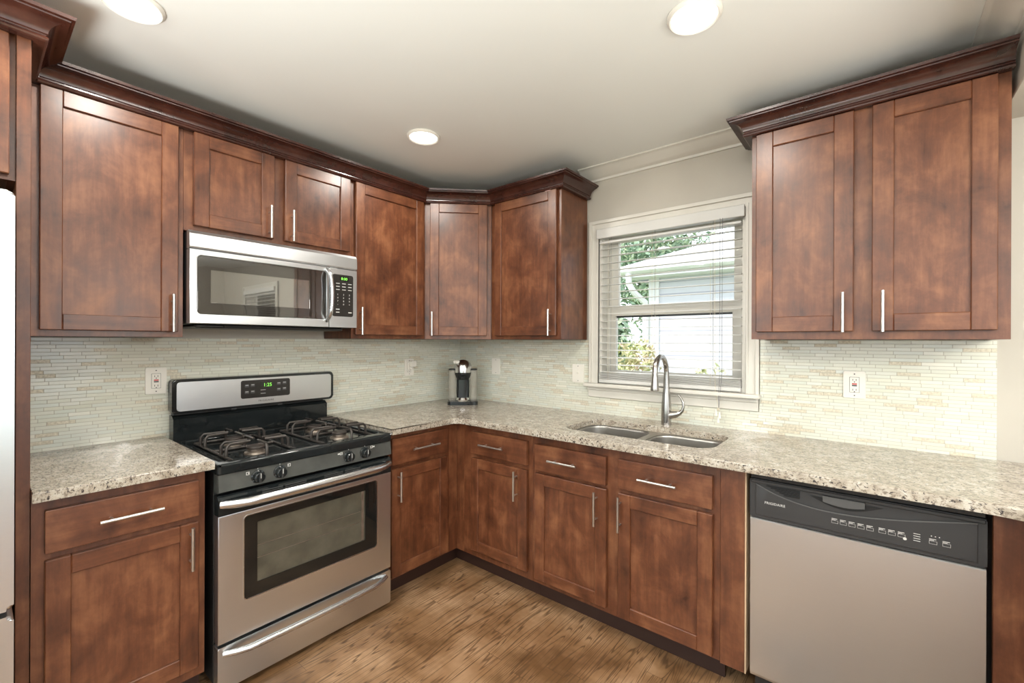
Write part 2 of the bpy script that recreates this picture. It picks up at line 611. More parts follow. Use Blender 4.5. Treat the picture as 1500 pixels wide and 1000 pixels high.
    def build(self, name, mat=None, parent=None, origin=None, smooth=34, recalc=True):
        bm = self.bm
        if recalc:
            bmesh.ops.recalc_face_normals(bm, faces=bm.faces[:])
        if parent is not None:
            origin = parent['_o'] if '_o' in parent else (0, 0, 0)
        elif origin is None:
            xs = [q.co for q in bm.verts]
            origin = (sum(q.x for q in xs) / len(xs), sum(q.y for q in xs) / len(xs), min(q.z for q in xs))
        O = Vector(origin)
        for q in bm.verts:
            q.co -= O
        me = bpy.data.meshes.new(name)
        bm.to_mesh(me)
        bm.free()
        for mm in (self.mats or [mat]):
            me.materials.append(mm)
        if smooth:
            for p in me.polygons:
                p.use_smooth = True
            me.set_sharp_from_angle(angle=R(smooth))
        o = bpy.data.objects.new(name, me)
        COL.objects.link(o)
        if smooth:
            wn_ = o.modifiers.new('weighted_normal', 'WEIGHTED_NORMAL')
            wn_.keep_sharp = True
        if parent is not None:
            o.parent = parent
            o['_o'] = tuple(O)
        else:
            o.location = O
            o['_o'] = tuple(O)
        return o


def thing(name, loc, label, cat, group=None):
    o = bpy.data.objects.new(name, None)
    o.empty_display_size = 0.1
    o.location = loc
    COL.objects.link(o)
    o['_o'] = tuple(loc)
    o['label'] = label
    o['category'] = cat
    if group:
        o['group'] = group
    return o


def tag(o, label, cat, group=None):
    o['label'] = label
    o['category'] = cat
    if group:
        o['group'] = group
    return o


def struct(o, label=None):
    o['kind'] = 'structure'
    if label:
        o['label'] = label
    return o


def rrect(u0, u1, z0, z1, r, n=5):
    pts = []
    for (cx, cz, a0) in ((u1 - r, z1 - r, 0), (u0 + r, z1 - r, 90), (u0 + r, z0 + r, 180), (u1 - r, z0 + r, 270)):
        for i in range(n + 1):
            a = R(a0 + 90 * i / n)
            pts.append((cx + r * math.cos(a), cz + r * math.sin(a)))
    return pts


def rect(u0, u1, z0, z1):
    return [(u0, z0), (u1, z0), (u1, z1), (u0, z1)]


# ================================================================== the setting
XR, YF = 6.0, -5.4
Z_CT = 0.905          # worktop
WIN = (1.262, 2.104, 1.095, 2.055)
WIN2 = (4.15, 5.15, 1.05, 2.06)
struct(MB().box(0, XR, YF, 0, -0.08, 0, mat=OAK).build('floor'))
struct(MB().box(-0.12, XR + 0.12, YF - 0.12, 0.14, CEIL, CEIL + 0.1, mat=CEILP).build('ceiling'))
struct(MB().box(-0.12, 0, YF, 0, 0, CEIL, mat=WALLP).build('wall_left'))
struct(MB(T_B).plate(rect(-0.12, XR + 0.12, 0, CEIL), -0.14, 0,
                     holes=[rect(*WIN), rect(*WIN2)], mat=WALLP).build('wall_back', smooth=0))
struct(MB(T_A).plate(rect(YF, 0, 0, CEIL), XR, XR + 0.12, holes=[rect(-3.65, -1.35, 0.2, 2.2)], mat=WALLP).build('wall_right', smooth=0))  # opening added in this unseen wall so sky light reaches the left wall
struct(MB(T_B).plate(rect(-0.12, XR + 0.12, 0, CEIL), -YF, -YF + 0.12, holes=[rect(0.4, 5.6, 0.02, 2.32)], mat=WALLP).build('wall_front', smooth=0))  # wide opening added in this unseen wall to flood the room with sky light
struct(MB().box(-2, 8, -9.5, YF - 0.12, -0.16, -0.03, mat=BOUNCE).build('bounce_slab'), 'unseen pale slab added to bounce sunlight onto the ceiling')  # out of view, added as a reflector for the ceiling
struct(MB().box(-2, 8, -9.0, YF - 0.121, 2.50, 2.58, mat=CEILP).build('sun_blocker'), 'unseen slab added to keep direct sun out of the room')  # out of view, added only to block the sun
# dropped beam over the opening to the next room
struct(MB().box(2.985, 3.25, YF, 0, 2.215, CEIL, 0.003, mat=WALLP).build('trim_1'), 'dropped painted beam over the opening right of the wall cabinets')
# ceiling crown: along the window wall, then along the beam towards the camera
cprof = [(0.0, 2.372), (0.010, 2.372), (0.012, 2.384), (0.018, 2.388), (0.030, 2.392), (0.062, 2.414), (0.080, 2.425), (0.088, 2.430), (0.100, 2.432), (0.100, 2.4399), (0.0, 2.4399)]
struct(MB().sweep([(1.16, 0.0), (2.985, 0.0), (2.985, -3.2)], cprof, mat=TRIM).build('trim_2'), 'white crown moulding at the ceiling above the window')
# mosaic backsplash
struct(MB(T_A).box(-2.411, -0.008, 0.0, 0.008, 0.86, 1.368, mat=TILE).build('trim_3', smooth=0), 'strip mosaic backsplash behind the range')
bk = MB(T_B)
bk.plate([(0.008, 0.86), (2.982, 0.86), (2.982, 1.368), (2.168, 1.368), (2.168, 1.09), (2.165, 1.008), (1.19, 1.008), (1.19, 1.368), (0.008, 1.368)], 0.0, 0.008, mat=TILE)
struct(bk.build('trim_4', smooth=0), 'strip mosaic backsplash under and beside the window')


# ------------------------------------------------------------------ windows
def window(name, W, label):
    u0, u1, z0, z1 = W
    root = bpy.data.objects.new(name, None)
    root.location = ((u0 + u1) / 2, 0, z0)
    COL.objects.link(root)
    root['_o'] = tuple(root.location)
    struct(root, label)
    c = 0.062
    # casing with a stepped profile on three sides
    cs = MB(T_B)
    for (o0, o1, d1) in ((0.0, c, 0.014), (c - 0.018, c, 0.024), (0.0, 0.012, 0.019)):
        cs.plate([(u0 - o1, z0), (u0 - o0, z0), (u0 - o0, z1 + o0), (u1 + o0, z1 + o0), (u1 + o0, z0), (u1 + o1, z0), (u1 + o1, z1 + o1), (u0 - o1, z1 + o1)], 0.0, d1, bev=0.002, mat=TRIM)
    cs.build('casing', TRIM, root)
    st = MB(T_B)
    st.box(u0 - 0.085, u1 + 0.07, -0.05, 0.058, z0 - 0.022, z0 + 0.001, 0.006, mat=TRIM, seg=3)
    st.build('stool', TRIM, root)
    ap = MB(T_B)
    ap.box(u0 - 0.068, u1 + 0.058, 0.0, 0.018, z0 - 0.088, z0 - 0.022, 0.003, mat=TRIM)
    ap.box(u0 - 0.066, u1 + 0.056, 0.0, 0.026, z0 - 0.044, z0 - 0.022, 0.004, mat=TRIM)
    ap.build('apron', TRIM, root)
    jb = MB(T_B)
    jb.plate(rect(u0 + 0.0005, u1 - 0.0005, z0 + 0.0015, z1 - 0.0005), -0.139, -0.001, holes=[rect(u0 + 0.02, u1 - 0.02, z0 + 0.02, z1 - 0.02)], mat=TRIM)
    jb.build('jamb', TRIM, root)
    zm = z0 + (z1 - z0) * 0.475
    for (nm, a, c2, dd) in (('upper_sash', zm - 0.018, z1 - 0.021, -0.115), ('lower_sash', z0 + 0.021, zm + 0.018, -0.080)):
        s = MB(T_B)
        hole = rect(u0 + 0.082, u1 - 0.082, a + (0.052 if nm == 'upper_sash' else 0.062), c2 - (0.045 if nm == 'upper_sash' else 0.05))
        s.plate(rect(u0 + 0.021, u1 - 0.021, a, c2), dd - 0.016, dd + 0.016, holes=[hole], bev=0.003, mat=TRIM)
        so = s.build(nm, TRIM, root)
        g_ = MB(T_B)
        g_.box(hole[0][0] - 0.004, hole[1][0] + 0.004, dd - 0.003, dd + 0.001, hole[0][1] - 0.004, hole[2][1] + 0.004, mat=PANE)
        g_.build('pane', PANE, so)
        if nm == 'lower_sash':
            gk = MB(T_B)
            gk.box(hole[0][0], hole[1][0], dd - 0.001, dd + 0.004, hole[2][1] - 0.011, hole[2][1] - 0.0005, mat=BLACKP)
            gk.build('gasket', None, so)
    return root


window('window_1', WIN, 'white double hung window above the sink')
window('window_2', WIN2, 'second window along the same wall, past the beam')


def blind(W, label, group=None, cords=True):
    u0, u1, z0, z1 = W
    root = thing('window_blind', ((u0 + u1) / 2, -0.03, z0 + 0.01), label, 'blind', group)
    hr = MB(T_B)
    hr.box(u0 + 0.002, u1 - 0.004, -0.030, 0.030, z1 - 0.050, z1 - 0.004, 0.003, mat=BLINDM)
    hr.box(u0 - 0.004, u1 - 0.003, 0.030, 0.038, z1 - 0.056, z1 + 0.004, 0.003, mat=BLINDM)
    hr.build('headrail', BLINDM, root)
    w0, w1 = u0 + 0.010, u1 - 0.020
    sl = MB(T_B)
    zb = z0 + 0.075
    n = 18
    ztop = z1 - 0.118
    ts0 = MB(T_B)
    ts0.box(w0, w1, -0.022, 0.024, z1 - 0.088, z1 - 0.073, 0.003, mat=BLINDM)
    ts0.build('top_slat', BLINDM, root)
    for i in range(n):
        z = ztop + (zb - ztop) * i / (n - 1)
        prof = []
        for j in range(5):
            t = -1 + j * 0.5
            prof.append((0.001 + t * 0.0210, z + 0.0022 * (1 - t * t) - 0.0010 * t))
        poly = prof + [(a, c - 0.0026) for (a, c) in reversed(prof)]
        sl.plate(poly, w0, w1, axis='u', mat=BLINDM)
    sl.build('slat_bank', BLINDM, root)
    stk = MB(T_B)
    for i in range(6):
        z = z0 + 0.030 + i * 0.0062
        stk.box(w0, w1, -0.0235 + 0.001 * (i % 2), 0.0255 + 0.001 * (i % 2), z, z + 0.0034, 0.001, mat=BLINDM)
    stk.build('stacked_slats', BLINDM, root)
    br = MB(T_B)
    br.box(w0, w1, -0.0245, 0.0265, z0 + 0.006, z0 + 0.028, 0.004, mat=BLINDM)
    br.build('bottom_rail', BLINDM, root)
    for k, f in enumerate((0.09, 0.42, 0.80)):
        lc = MB(T_B)
        u = u0 + (u1 - u0) * f
        for d in (-0.025, 0.028):
            lc.tube([(u, d, z1 - 0.05), (u, d, z0 + 0.03)], 0.0008, 5, mat=CORD)
        lc.tube([(u + 0.006, 0.002, z1 - 0.05), (u + 0.006, 0.002, z0 + 0.07)], 0.0008, 5, mat=CORDG)
        lc.build('ladder_cord', None, root)
    if cords:
        pc = MB(T_B)
        u = u1 - 0.118
        for k, du in enumerate((0.0, 0.012, -0.026)):
            pc.tube([(u + du, 0.041, z1 - 0.05), (u + du * 0.9, 0.042, z0 + 0.08), (u + du * 0.5, 0.058, z0 - 0.02), (u + 0.002, 0.062, z0 - 0.085)], 0.0012, 5, mat=CORDG if k < 2 else CORD)
        pc.build('pull_cord', None, root)
        for k, (du, dz) in enumerate(((-0.012, 0.0), (0.006, -0.012), (0.0, -0.036))):
            ts = MB(T_B)
            ts.lathe([(0.002, 0.030), (0.004, 0.024), (0.0075, 0.0), (0.003, -0.001)], (u + du, 0.062, z0 - 0.12 + dz), 10, mat=WHITEP)
            ts.build('tassel', WHITEP, root)
        kn = MB(T_B)
        kn.lathe([(0.001, 0.014), (0.006, 0.010), (0.007, 0.0), (0.001, -0.006)], (u, 0.062, z0 - 0.092), 8, mat=CORD)
        kn.build('cord_knot', CORD, root)
    return root


blind(WIN, 'white slatted blind with long cords in the window above the sink')
blind(WIN2, 'white slatted blind in the second window past the beam', cords=False)


# ------------------------------------------------------------------ downlights in view
for i, ((lx, ly), lab) in enumerate(zip(DOWNLIGHTS[:3], (
        'round recessed ceiling light nearest the corner, above the range',
        'round recessed ceiling light right of centre, in front of the window',
        'round recessed ceiling light cut by the top edge at left'))):
    r_ = thing('ceiling_light', (lx, ly, CEIL - 0.02), lab, 'light', 'recessed ceiling lights')
    rg_ = MB()
    rg_.lathe([(0.072, 0.019), (0.086, 0.019), (0.086, 0.014), (0.078, 0.006), (0.072, 0.010)], (lx, ly, CEIL - 0.02), 40, mat=WHITEP, close=True)
    rg_.build('trim_ring', WHITEP, r_)
    ln = MB()
    ln.lathe([(0.071, 0.018), (0.071, 0.012), (0.04, 0.009), (0.005, 0.008)], (lx, ly, CEIL - 0.02), 40, mat=LENS)
    ln.build('lens', LENS, r_)


# ================================================================== cabinets
def handle_bar(T, parent, u, z, d, length=0.156, vertical=True, name='handle'):
    h = MB(T)
    r = 0.0060
    L = length / 2
    off = 0.030
    if vertical:
        h.tube([(u, d + off, z - L), (u, d + off, z + L)], r, 12, mat=NICKEL)
        for s in (-1, 1):
            h.tube([(u, d - 0.0005, z + s * L * 0.62), (u, d + off, z + s * L * 0.62)], 0.0042, 8, mat=NICKEL)
    else:
        h.tube([(u - L, d + off, z), (u + L, d + off, z)], r, 12, mat=NICKEL)
        for s in (-1, 1):
            h.tube([(u + s * L * 0.62, d - 0.0005, z), (u + s * L * 0.62, d + off, z)], 0.0042, 8, mat=NICKEL)
    return h.build(name, NICKEL, parent)


def door(T, parent, u0, u1, z0, z1, d0, hu=None, hz=None, st=0.058, th=0.022, name='door', rail=None):
    rail = rail or st
    mb = MB(T)
    d1 = d0 + th
    bv = 0.0024
    mb.box(u0, u0 + st, d0, d1, z0, z1, bv, WOODV)
    mb.box(u1 - st, u1, d0, d1, z0, z1, bv, WOODV)
    mb.box(u0 + st, u1 - st, d0, d1, z0, z0 + rail, bv, WOODH)
    mb.box(u0 + st, u1 - st, d0, d1, z1 - rail, z1, bv, WOODH)
    o = mb.build(name, None, parent)
    p = MB(T)
    p.box(u0 + st - 0.004, u1 - st + 0.004, d0 + 0.001, d1 - 0.010, z0 + rail - 0.004, z1 - rail + 0.004, 0, WOODV)
    p.build('panel', None, o)
    if hu is not None:
        handle_bar(T, o, hu, hz, d1)
    return o


def drawer(T, parent, u0, u1, z0, z1, d0, hu=None, th=0.022, name='drawer', hl=0.17):
    mb = MB(T)
    mb.box(u0, u1, d0, d0 + th, z0, z1, 0.003, WOODH, 2)
    o = mb.build(name, None, parent)
    handle_bar(T, o, (u0 + u1) / 2 if hu is None else hu, (z0 + z1) / 2, d0 + th, hl, False)
    return o


def carcass(T, parent, u0, u1, dep, z0, z1, openings, top=True, stile=0.0):
    """hollow box of boards and a face frame with openings"""
    t = 0.016
    f = 0.020
    b = MB(T)
    b.box(u0, u0 + t, 0.010, dep - f, z0, z1, 0, WOODV)
    b.box(u1 - t, u1, 0.010, dep - f, z0, z1, 0, WOODV)
    b.box(u0 + t, u1 - t, 0.010, 0.018, z0, z1, 0, WOODV)
    b.box(u0 + t, u1 - t, 0.018, dep - f, z0 + 0.006, z0 + 0.006 + t, 0, WOODH)
    if top:
        b.box(u0 + t, u1 - t, 0.018, dep - f, z1 - t, z1, 0, WOODH)
    b.build('carcass', None, parent)
    ff = MB(T)
    ff.plate(rect(u0, u1, z0, z1), dep - f, dep, holes=[rect(*o) for o in openings], mat=WOODV)
    ff.build('face_frame', None, parent, smooth=0)


UZ0, UZ1 = 1.370, 2.290
UD = 0.312
DZ0, DZ1 = 1.393, 2.262


def ins(o, k=0.014):
    return (o[0] + k, o[1] - k, o[2] + k, o[3] - k)


HZ = 1.470
# first wall cabinet, single door
c = thing('wall_cabinet', (0.16, -2.17, UZ0), 'tall single-door cherry wall cabinet left of the microwave', 'cabinet', 'cherry wall cabinets')
carcass(T_A, c, -2.411, -1.948, UD, UZ0, UZ1, [ins((-2.373, -1.969, DZ0, DZ1))])
door(T_A, c, -2.373, -1.969, DZ0, DZ1, UD, -1.992, HZ)
# short double-door cabinet over the microwave
c = thing('wall_cabinet', (0.16, -1.55, 1.836), 'short two-door cherry wall cabinet directly over the microwave', 'cabinet', 'cherry wall cabinets')
carcass(T_A, c, -1.947, -1.156, UD, 1.832, UZ1, [ins((-1.914, -1.581, 1.856, DZ1)), ins((-1.529, -1.174, 1.856, DZ1))])
door(T_A, c, -1.914, -1.581, 1.856, DZ1, UD, -1.606, 1.930)
door(T_A, c, -1.529, -1.174, 1.856, DZ1, UD, -1.500, 1.932)
# single door between microwave and corner
c = thing('wall_cabinet', (0.16, -0.90, UZ0), 'narrow single-door cherry wall cabinet between microwave and corner cabinet', 'cabinet', 'cherry wall cabinets')
carcass(T_A, c, -1.155, -0.626, UD, UZ0, UZ1, [ins((-1.138, -0.650, DZ0, DZ1))])
door(T_A, c, -1.138, -0.650, DZ0, DZ1, UD, -1.115, HZ)
# diagonal corner cabinet
c = thing('corner_wall_cabinet', (0.28, -0.28, UZ0), 'diagonal corner wall cabinet with one pale-lit door', 'cabinet', 'cherry wall cabinets')
CP = 0.625
cb_ = MB(T_W)
cb_.plate([(0.010, -0.010), (0.010, -CP), (UD - 0.02, -CP), (CP, -UD + 0.02), (CP, -0.010)], UZ0, UZ1, axis='z', mat=WOODV)
cb_.build('carcass', None, c)
Tdg = T_diag(UD, -CP)
LW = (CP - UD) * math.sqrt(2)
ff = MB(Tdg)
ff.plate(rect(0.004, LW - 0.004, UZ0, UZ1), -0.012, 0.0, mat=WOODV)
ff.build('face_frame', None, c)
door(Tdg, c, 0.036, LW - 0.032, DZ0, DZ1, 0.0, 0.052, HZ)
# single door left of the window
c = thing('wall_cabinet', (0.90, -0.16, UZ0), 'single-door cherry wall cabinet beside the window, its right side catching daylight', 'cabinet', 'cherry wall cabinets')
carcass(T_B, c, 0.626, 1.178, UD, UZ0, UZ1, [ins((0.668, 1.153, DZ0, DZ1))])
door(T_B, c, 0.668, 1.153, DZ0, DZ1, UD, 1.118, HZ)
stk = MB(T_B)
stk.box(1.075, 1.115, UD + 0.0225, UD + 0.024, 2.259, 2.268, 0, STICK)
stk.build('sticker', STICK, c)['label'] = 'small pink paper sticker'
# double door right of the window
c = thing('wall_cabinet', (2.58, -0.16, UZ0), 'large two-door cherry wall cabinet above the dishwasher, right of the window', 'cabinet', 'cherry wall cabinets')
carcass(T_B, c, 2.188, 2.970, UD, UZ0, UZ1, [ins((2.208, 2.550, 1.402, 2.268)), ins((2.606, 2.937, 1.402, 2.268))])
door(T_B, c, 2.208, 2.550, 1.402, 2.268, UD, 2.517, 1.476, st=0.064)
door(T_B, c, 2.606, 2.937, 1.402, 2.268, UD, 2.638, 1.476, st=0.064)

# crown on the cabinets
kp = [(0.0, 2.258), (0.024, 2.258), (0.029, 2.261), (0.031, 2.266), (0.029, 2.271), (0.025, 2.274), (0.025, 2.279), (0.029, 2.281),
      (0.031, 2.290), (0.036, 2.300), (0.045, 2.309), (0.058, 2.316), (0.070, 2.319), (0.074, 2.320), (0.075, 2.324), (0.084, 2.326), (0.086, 2.336), (0.0, 2.336)]
kp = [(o + 0.002, z + 0.003) for (o, z) in kp]
cr = MB().sweep([(0.64, -3.36), (0.64, -2.411), (UD, -2.411), (UD, -CP), (CP, -UD), (1.178, -UD), (1.178, -0.02)],
                kp, mat=WOODDK)
tag(cr.build('crown_moulding', smooth=24), 'dark crown moulding running from the fridge cabinet round the corner to the window', 'moulding')
kq = [(o, z + 0.010) for (o, z) in kp]
cr = MB().sweep([(2.188, -0.02), (2.188, -UD), (2.974, -UD)], kq, mat=WOODDK)
tag(cr.build('crown_moulding', smooth=24), 'dark crown moulding on the two-door cabinet right of the window', 'moulding')

# fridge surround
tag(MB(T_A).box(-2.442, -2.412, 0.01, 0.640, 0.0, 2.290, 0.001, WOODV).build('end_panel'), 'tall cherry end panel between refrigerator and wall cabinet', 'panel')
c = thing('fridge_cabinet', (0.3, -2.9, 1.84), 'deep cherry cabinet above the refrigerator at the left edge', 'cabinet', 'cherry wall cabinets')
carcass(T_A, c, -3.36, -2.443, 0.620, 1.832, UZ1, [ins((-3.34, -2.92, 1.846, DZ1)), ins((-2.90, -2.460, 1.846, DZ1))])
door(T_A, c, -3.34, -2.905, 1.846, DZ1, 0.620, -2.93, 1.93)
door(T_A, c, -2.895, -2.456, 1.846, DZ1, 0.620, -2.87, 1.93)

# refrigerator
fr_ = thing('refrigerator', (0.4, -2.9, 0.0), 'stainless refrigerator cut off by the left edge', 'refrigerator')
MB(T_A).box(-3.35, -2.458, 0.04, 0.70, 0.03, 1.745, 0.004, DWBLACK).build('body', None, fr_)
fd = MB(T_A)
fd.plate(rrect(-3.35, -2.451, 0.62, 1.762, 0.014), 0.706, 0.800, bev=0.010, mat=STEEL, seg=3)
fo = fd.build('door', None, fr_)
fh = MB(T_A)
fh.tube([(-3.30, 0.80, 0.70), (-3.30, 0.845, 0.73), (-3.30, 0.845, 1.45), (-3.30, 0.80, 1.48)], 0.011, 10, mat=STEELP)
fh.build('handle', None, fo)
fd = MB(T_A)
fd.plate(rrect(-3.35, -2.451, 0.06, 0.605, 0.014), 0.706, 0.800, bev=0.010, mat=STEEL, seg=3)
fo = fd.build('freezer_drawer', None, fr_)
fh = MB(T_A)
fh.tube([(-3.28, 0.80, 0.55), (-3.26, 0.845, 0.55), (-2.54, 0.845, 0.55), (-2.52, 0.80, 0.55)], 0.011, 10, mat=STEELP)
fh.build('handle', None, fo)
for (a, e) in ((-2.62, -2.475), (-3.30, -3.20)):
    tp = MB(T_A)
    tp.box(a, e, 0.60, 0.70, 1.7455, 1.758, 0.002, DWBLACK)
    tp.build('hinge_cover', None, fr_)
bxx = MB(T_A)
bxx.box(-2.60, -2.476, 0.30, 0.52, 1.747, 1.826, 0.003, YGREEN)
tag(bxx.build('box'), 'small yellowish green box in the gap on top of the refrigerator', 'box')

# ------------------------------------------------------------------ base cabinets
BD = 0.650
BZ0, BZ1 = 0.100, 0.870
DRZ0, DRZ1, DOZ0, DOZ1 = 0.700, 0.832, 0.128, 0.678


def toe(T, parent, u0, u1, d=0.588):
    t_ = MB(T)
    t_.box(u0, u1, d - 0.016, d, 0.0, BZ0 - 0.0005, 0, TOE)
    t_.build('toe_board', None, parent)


c = thing('base_cabinet', (0.33, -2.19, 0), 'base cabinet left of the range, one drawer over one door', 'cabinet', 'cherry base cabinets')
carcass(T_A, c, -2.411, -1.962, BD, BZ0, BZ1, [ins((-2.383, -1.985, DRZ0, DRZ1)), ins((-2.383, -1.985, DOZ0, DOZ1))], top=False)
drawer(T_A, c, -2.383, -1.985, DRZ0 + 0.004, DRZ1 + 0.004, BD, hu=-2.180, hl=0.165)
door(T_A, c, -2.383, -1.985, DOZ0 + 0.012, DOZ1 + 0.004, BD, -2.013, 0.596)
toe(T_A, c, -2.411, -1.962)

c = thing('base_cabinet', (0.33, -0.9, 0), 'narrow base cabinet between the range and the corner', 'cabinet', 'cherry base cabinets')
carcass(T_A, c, -1.140, -0.716, BD, BZ0, BZ1, [ins((-1.132, -0.744, DRZ0, DRZ1)), ins((-1.132, -0.744, DOZ0, DOZ1))], top=False)
fl = MB(T_A)
fl.box(-0.715, -0.6505, BD - 0.02, BD, BZ0, BZ1, 0, WOODV)
fl.build('corner_filler', None, c)
drawer(T_A, c, -1.132, -0.744, DRZ0 + 0.004, DRZ1 + 0.012, BD, hu=-0.922, hl=0.185)
door(T_A, c, -1.132, -0.744, DOZ0 - 0.012, DOZ1 + 0.004, BD, -1.096, 0.592)
toe(T_A, c, -1.140, -0.588)

c = thing('base_cabinet', (0.93, -0.33, 0), 'first base cabinet from the corner under the window wall, one drawer and one door', 'cabinet', 'cherry base cabinets')
carcass(T_B, c, 0.716, 1.226, BD, BZ0, BZ1, [ins((0.789, 1.198, DRZ0, DRZ1)), ins((0.789, 1.198, DOZ0, DOZ1))], top=False)
fl = MB(T_B)
fl.box(0.6505, 0.715, BD - 0.02, BD, BZ0, BZ1, 0, WOODV)
fl.build('corner_filler', None, c)
drawer(T_B, c, 0.789, 1.198, DRZ0 + 0.004, DRZ1, BD, hu=0.966, hl=0.176)
door(T_B, c, 0.789, 1.198, DOZ0 + 0.014, DOZ1, BD, 1.135, 0.588)
toe(T_B, c, 0.589, 1.226)

c = thing('sink_cabinet', (1.69, -0.33, 0), 'two-door sink base cabinet with two drawer fronts under the sink', 'cabinet', 'cherry base cabinets')
carcass(T_B, c, 1.227, 2.146, BD, BZ0, BZ1, [ins((1.252, 1.658, DRZ0, DRZ1)), ins((1.252, 1.660, DOZ0, DOZ1)), ins((1.717, 2.121, DRZ0, DRZ1)), ins((1.719, 2.122, DOZ0, DOZ1))], top=False)
drawer(T_B, c, 1.252, 1.657, DRZ0 - 0.008, DRZ1 - 0.006, BD, hu=1.432, name='drawer_front', hl=0.165)
door(T_B, c, 1.252, 1.660, DOZ0, DOZ1 - 0.002, BD, 1.613, 0.582)
drawer(T_B, c, 1.718, 2.121, DRZ0 - 0.006, DRZ1 - 0.005, BD, hu=1.905, name='drawer_front', hl=0.165)
door(T_B, c, 1.719, 2.122, DOZ0 - 0.013, DOZ1 - 0.004, BD, 1.733, 0.586)
toe(T_B, c, 1.227, 2.150)

c = thing('filler_panel', (2.19, -0.33, 0), 'cherry filler panel between sink cabinet and dishwasher', 'panel')
MB(T_B).box(2.1465, 2.234, BD - 0.02, BD, 0.092, BZ1, 0.001, WOODV).build('face_strip', None, c)
MB(T_B).box(2.2345, 2.2385, 0.05, BD + 0.001, 0.092, BZ1, 0, EDGE).build('bare_edge', None, c)['label'] = 'pale unfinished panel edge'

c = thing('peninsula_cabinet', (3.2, -0.9, 0), 'cherry cabinet end to the right of the dishwasher', 'cabinet', 'cherry base cabinets')
MB(T_B).box(2.884, 3.064, BD - 0.02, BD, 0.0, BZ1, 0.001, WOODV).build('filler', None, c)
MB().box(3.066, 3.086, -1.60, -BD + 0.02, 0.0, BZ1, 0.001, WOODV).build('side_panel', None, c)
MB().box(3.087, 3.60, -1.60, -0.012, 0.0, BZ1, 0.001, WOODV).build('carcass', None, c)

# ------------------------------------------------------------------ worktops
ZU = 0.873
wt = MB(T_A)
wt.plate(rect(-2.4115, -1.944, 0.009, 0.700), ZU, Z_CT, axis='z', bev=0.006, mat=GRANITE)
tag(wt.build('worktop'), 'short speckled granite worktop left of the range', 'worktop')


def arc(cx, cy, r, a0, a1, n=8):
    return [(cx + r * math.cos(R(a0 + (a1 - a0) * i / n)), cy + r * math.sin(R(a0 + (a1 - a0) * i / n))) for i in range(n + 1)]


E_ = 0.702
rr_ = 0.05
poly = [(0.009, -0.009), (0.009, -1.153), (E_, -1.153)]
poly += arc(E_ + rr_, -E_ - rr_, rr_, 180, 90)
poly += arc(2.870, -E_ - 0.16, 0.16, 90, 0)
poly += [(3.03, -1.62), (3.64, -1.62), (3.64, -0.009)]
hole = rrect(1.338, 2.082, -0.556, -0.192, 0.085, 7)
wt = MB()
wt.plate(poly, ZU, Z_CT, holes=[hole], axis='z', bev=0.006, mat=GRANITE)
tag(wt.build('worktop', smooth=40), 'long L-shaped speckled granite worktop with the sink cut into it', 'worktop')

# ------------------------------------------------------------------ sink
sk = thing('sink', (1.71, -0.37, 0.66), 'undermounted double bowl stainless sink below the window', 'sink')
fl = MB()
b1 = (1.345, 1.698, -0.549, -0.199)
b2 = (1.738, 2.075, -0.549, -0.215)
fl.plate(rrect(1.318, 2.102, -0.575, -0.172, 0.09, 7), 0.8685, 0.8725,
         holes=[rrect(*b1, 0.075, 6), rrect(*b2, 0.075, 6)], axis='z', mat=STEELS)
fl.build('rim', STEELS, sk)
for bb, dep in ((b1, 0.205), (b2, 0.185)):
    mbw = MB()
    levels = [(0.0, 0.8686), (0.004, 0.860), (0.010, 0.75), (0.014, 0.8686 - dep + 0.03), (0.022, 0.8686 - dep + 0.010), (0.042, 0.8686 - dep)]
    rings = []
    for (o, z) in levels:
        rings.append([mbw.v(p[0], p[1], z) for p in rrect(bb[0] + o, bb[1] - o, bb[2] + o, bb[3] - o, 0.075 - o * 0.4, 6)])
    for a, c2 in zip(rings, rings[1:]):
        n = len(a)
        for j in range(n):
            mbw.bm.faces.new((a[j], a[(j + 1) % n], c2[(j + 1) % n], c2[j]))
    mbw.bm.faces.new(rings[-1])
    bo = mbw.build('bowl', STEELS, sk, smooth=50)
    dr = MB()
    cx_, cy_ = (bb[0] + bb[1]) / 2, (bb[2] + bb[3]) / 2
    dr.lathe([(0.002, 0.004), (0.030, 0.003), (0.043, 0.004), (0.045, 0.0)], (cx_, cy_, 0.8690 - dep), 24, mat=CHROME)
    dr.build('drain', CHROME, bo)

# ------------------------------------------------------------------ tap
tapx, tapy = 1.733, -0.113
fa = thing('kitchen_tap', (tapx, tapy, Z_CT), 'tall brushed steel gooseneck tap with curved side lever behind the sink', 'tap')
pth, rad = [], []
for (z, r) in ((0.905, 0.0265), (0.925, 0.0262), (0.96, 0.0270), (1.00, 0.0262), (1.05, 0.0225), (1.10, 0.0178), (1.15, 0.0148), (1.19, 0.0135)):
    pth.append((tapx, tapy, z))
    rad.append(r)
rc = 0.082
for i in range(1, 15):
    a = R(180 - i * 13.2)
    y = tapy - rc - rc * math.cos(a)
    z = 1.19 + rc * 1.08 * math.sin(a)
    pth.append((tapx, y, z))
    rad.append(0.0134 + 0.00008 * i)
mb = MB()
mb.tube(pth, rad, 20, mat=FAUCETM)
mb.build('body', FAUCETM, fa, smooth=60)
e = Vector(pth[-1])
dv = (Vector(pth[-1]) - Vector(pth[-2])).normalized()
sp = MB()
q = [tuple(e + dv * t) for t in (0.0, 0.006, 0.03, 0.06, 0.078, 0.080)]
sp.tube(q, [0.0146, 0.0150, 0.0170, 0.0205, 0.0215, 0.0190], 20, mat=FAUCETM)
sp.build('spray_head', FAUCETM, fa, smooth=60)
hb = MB()
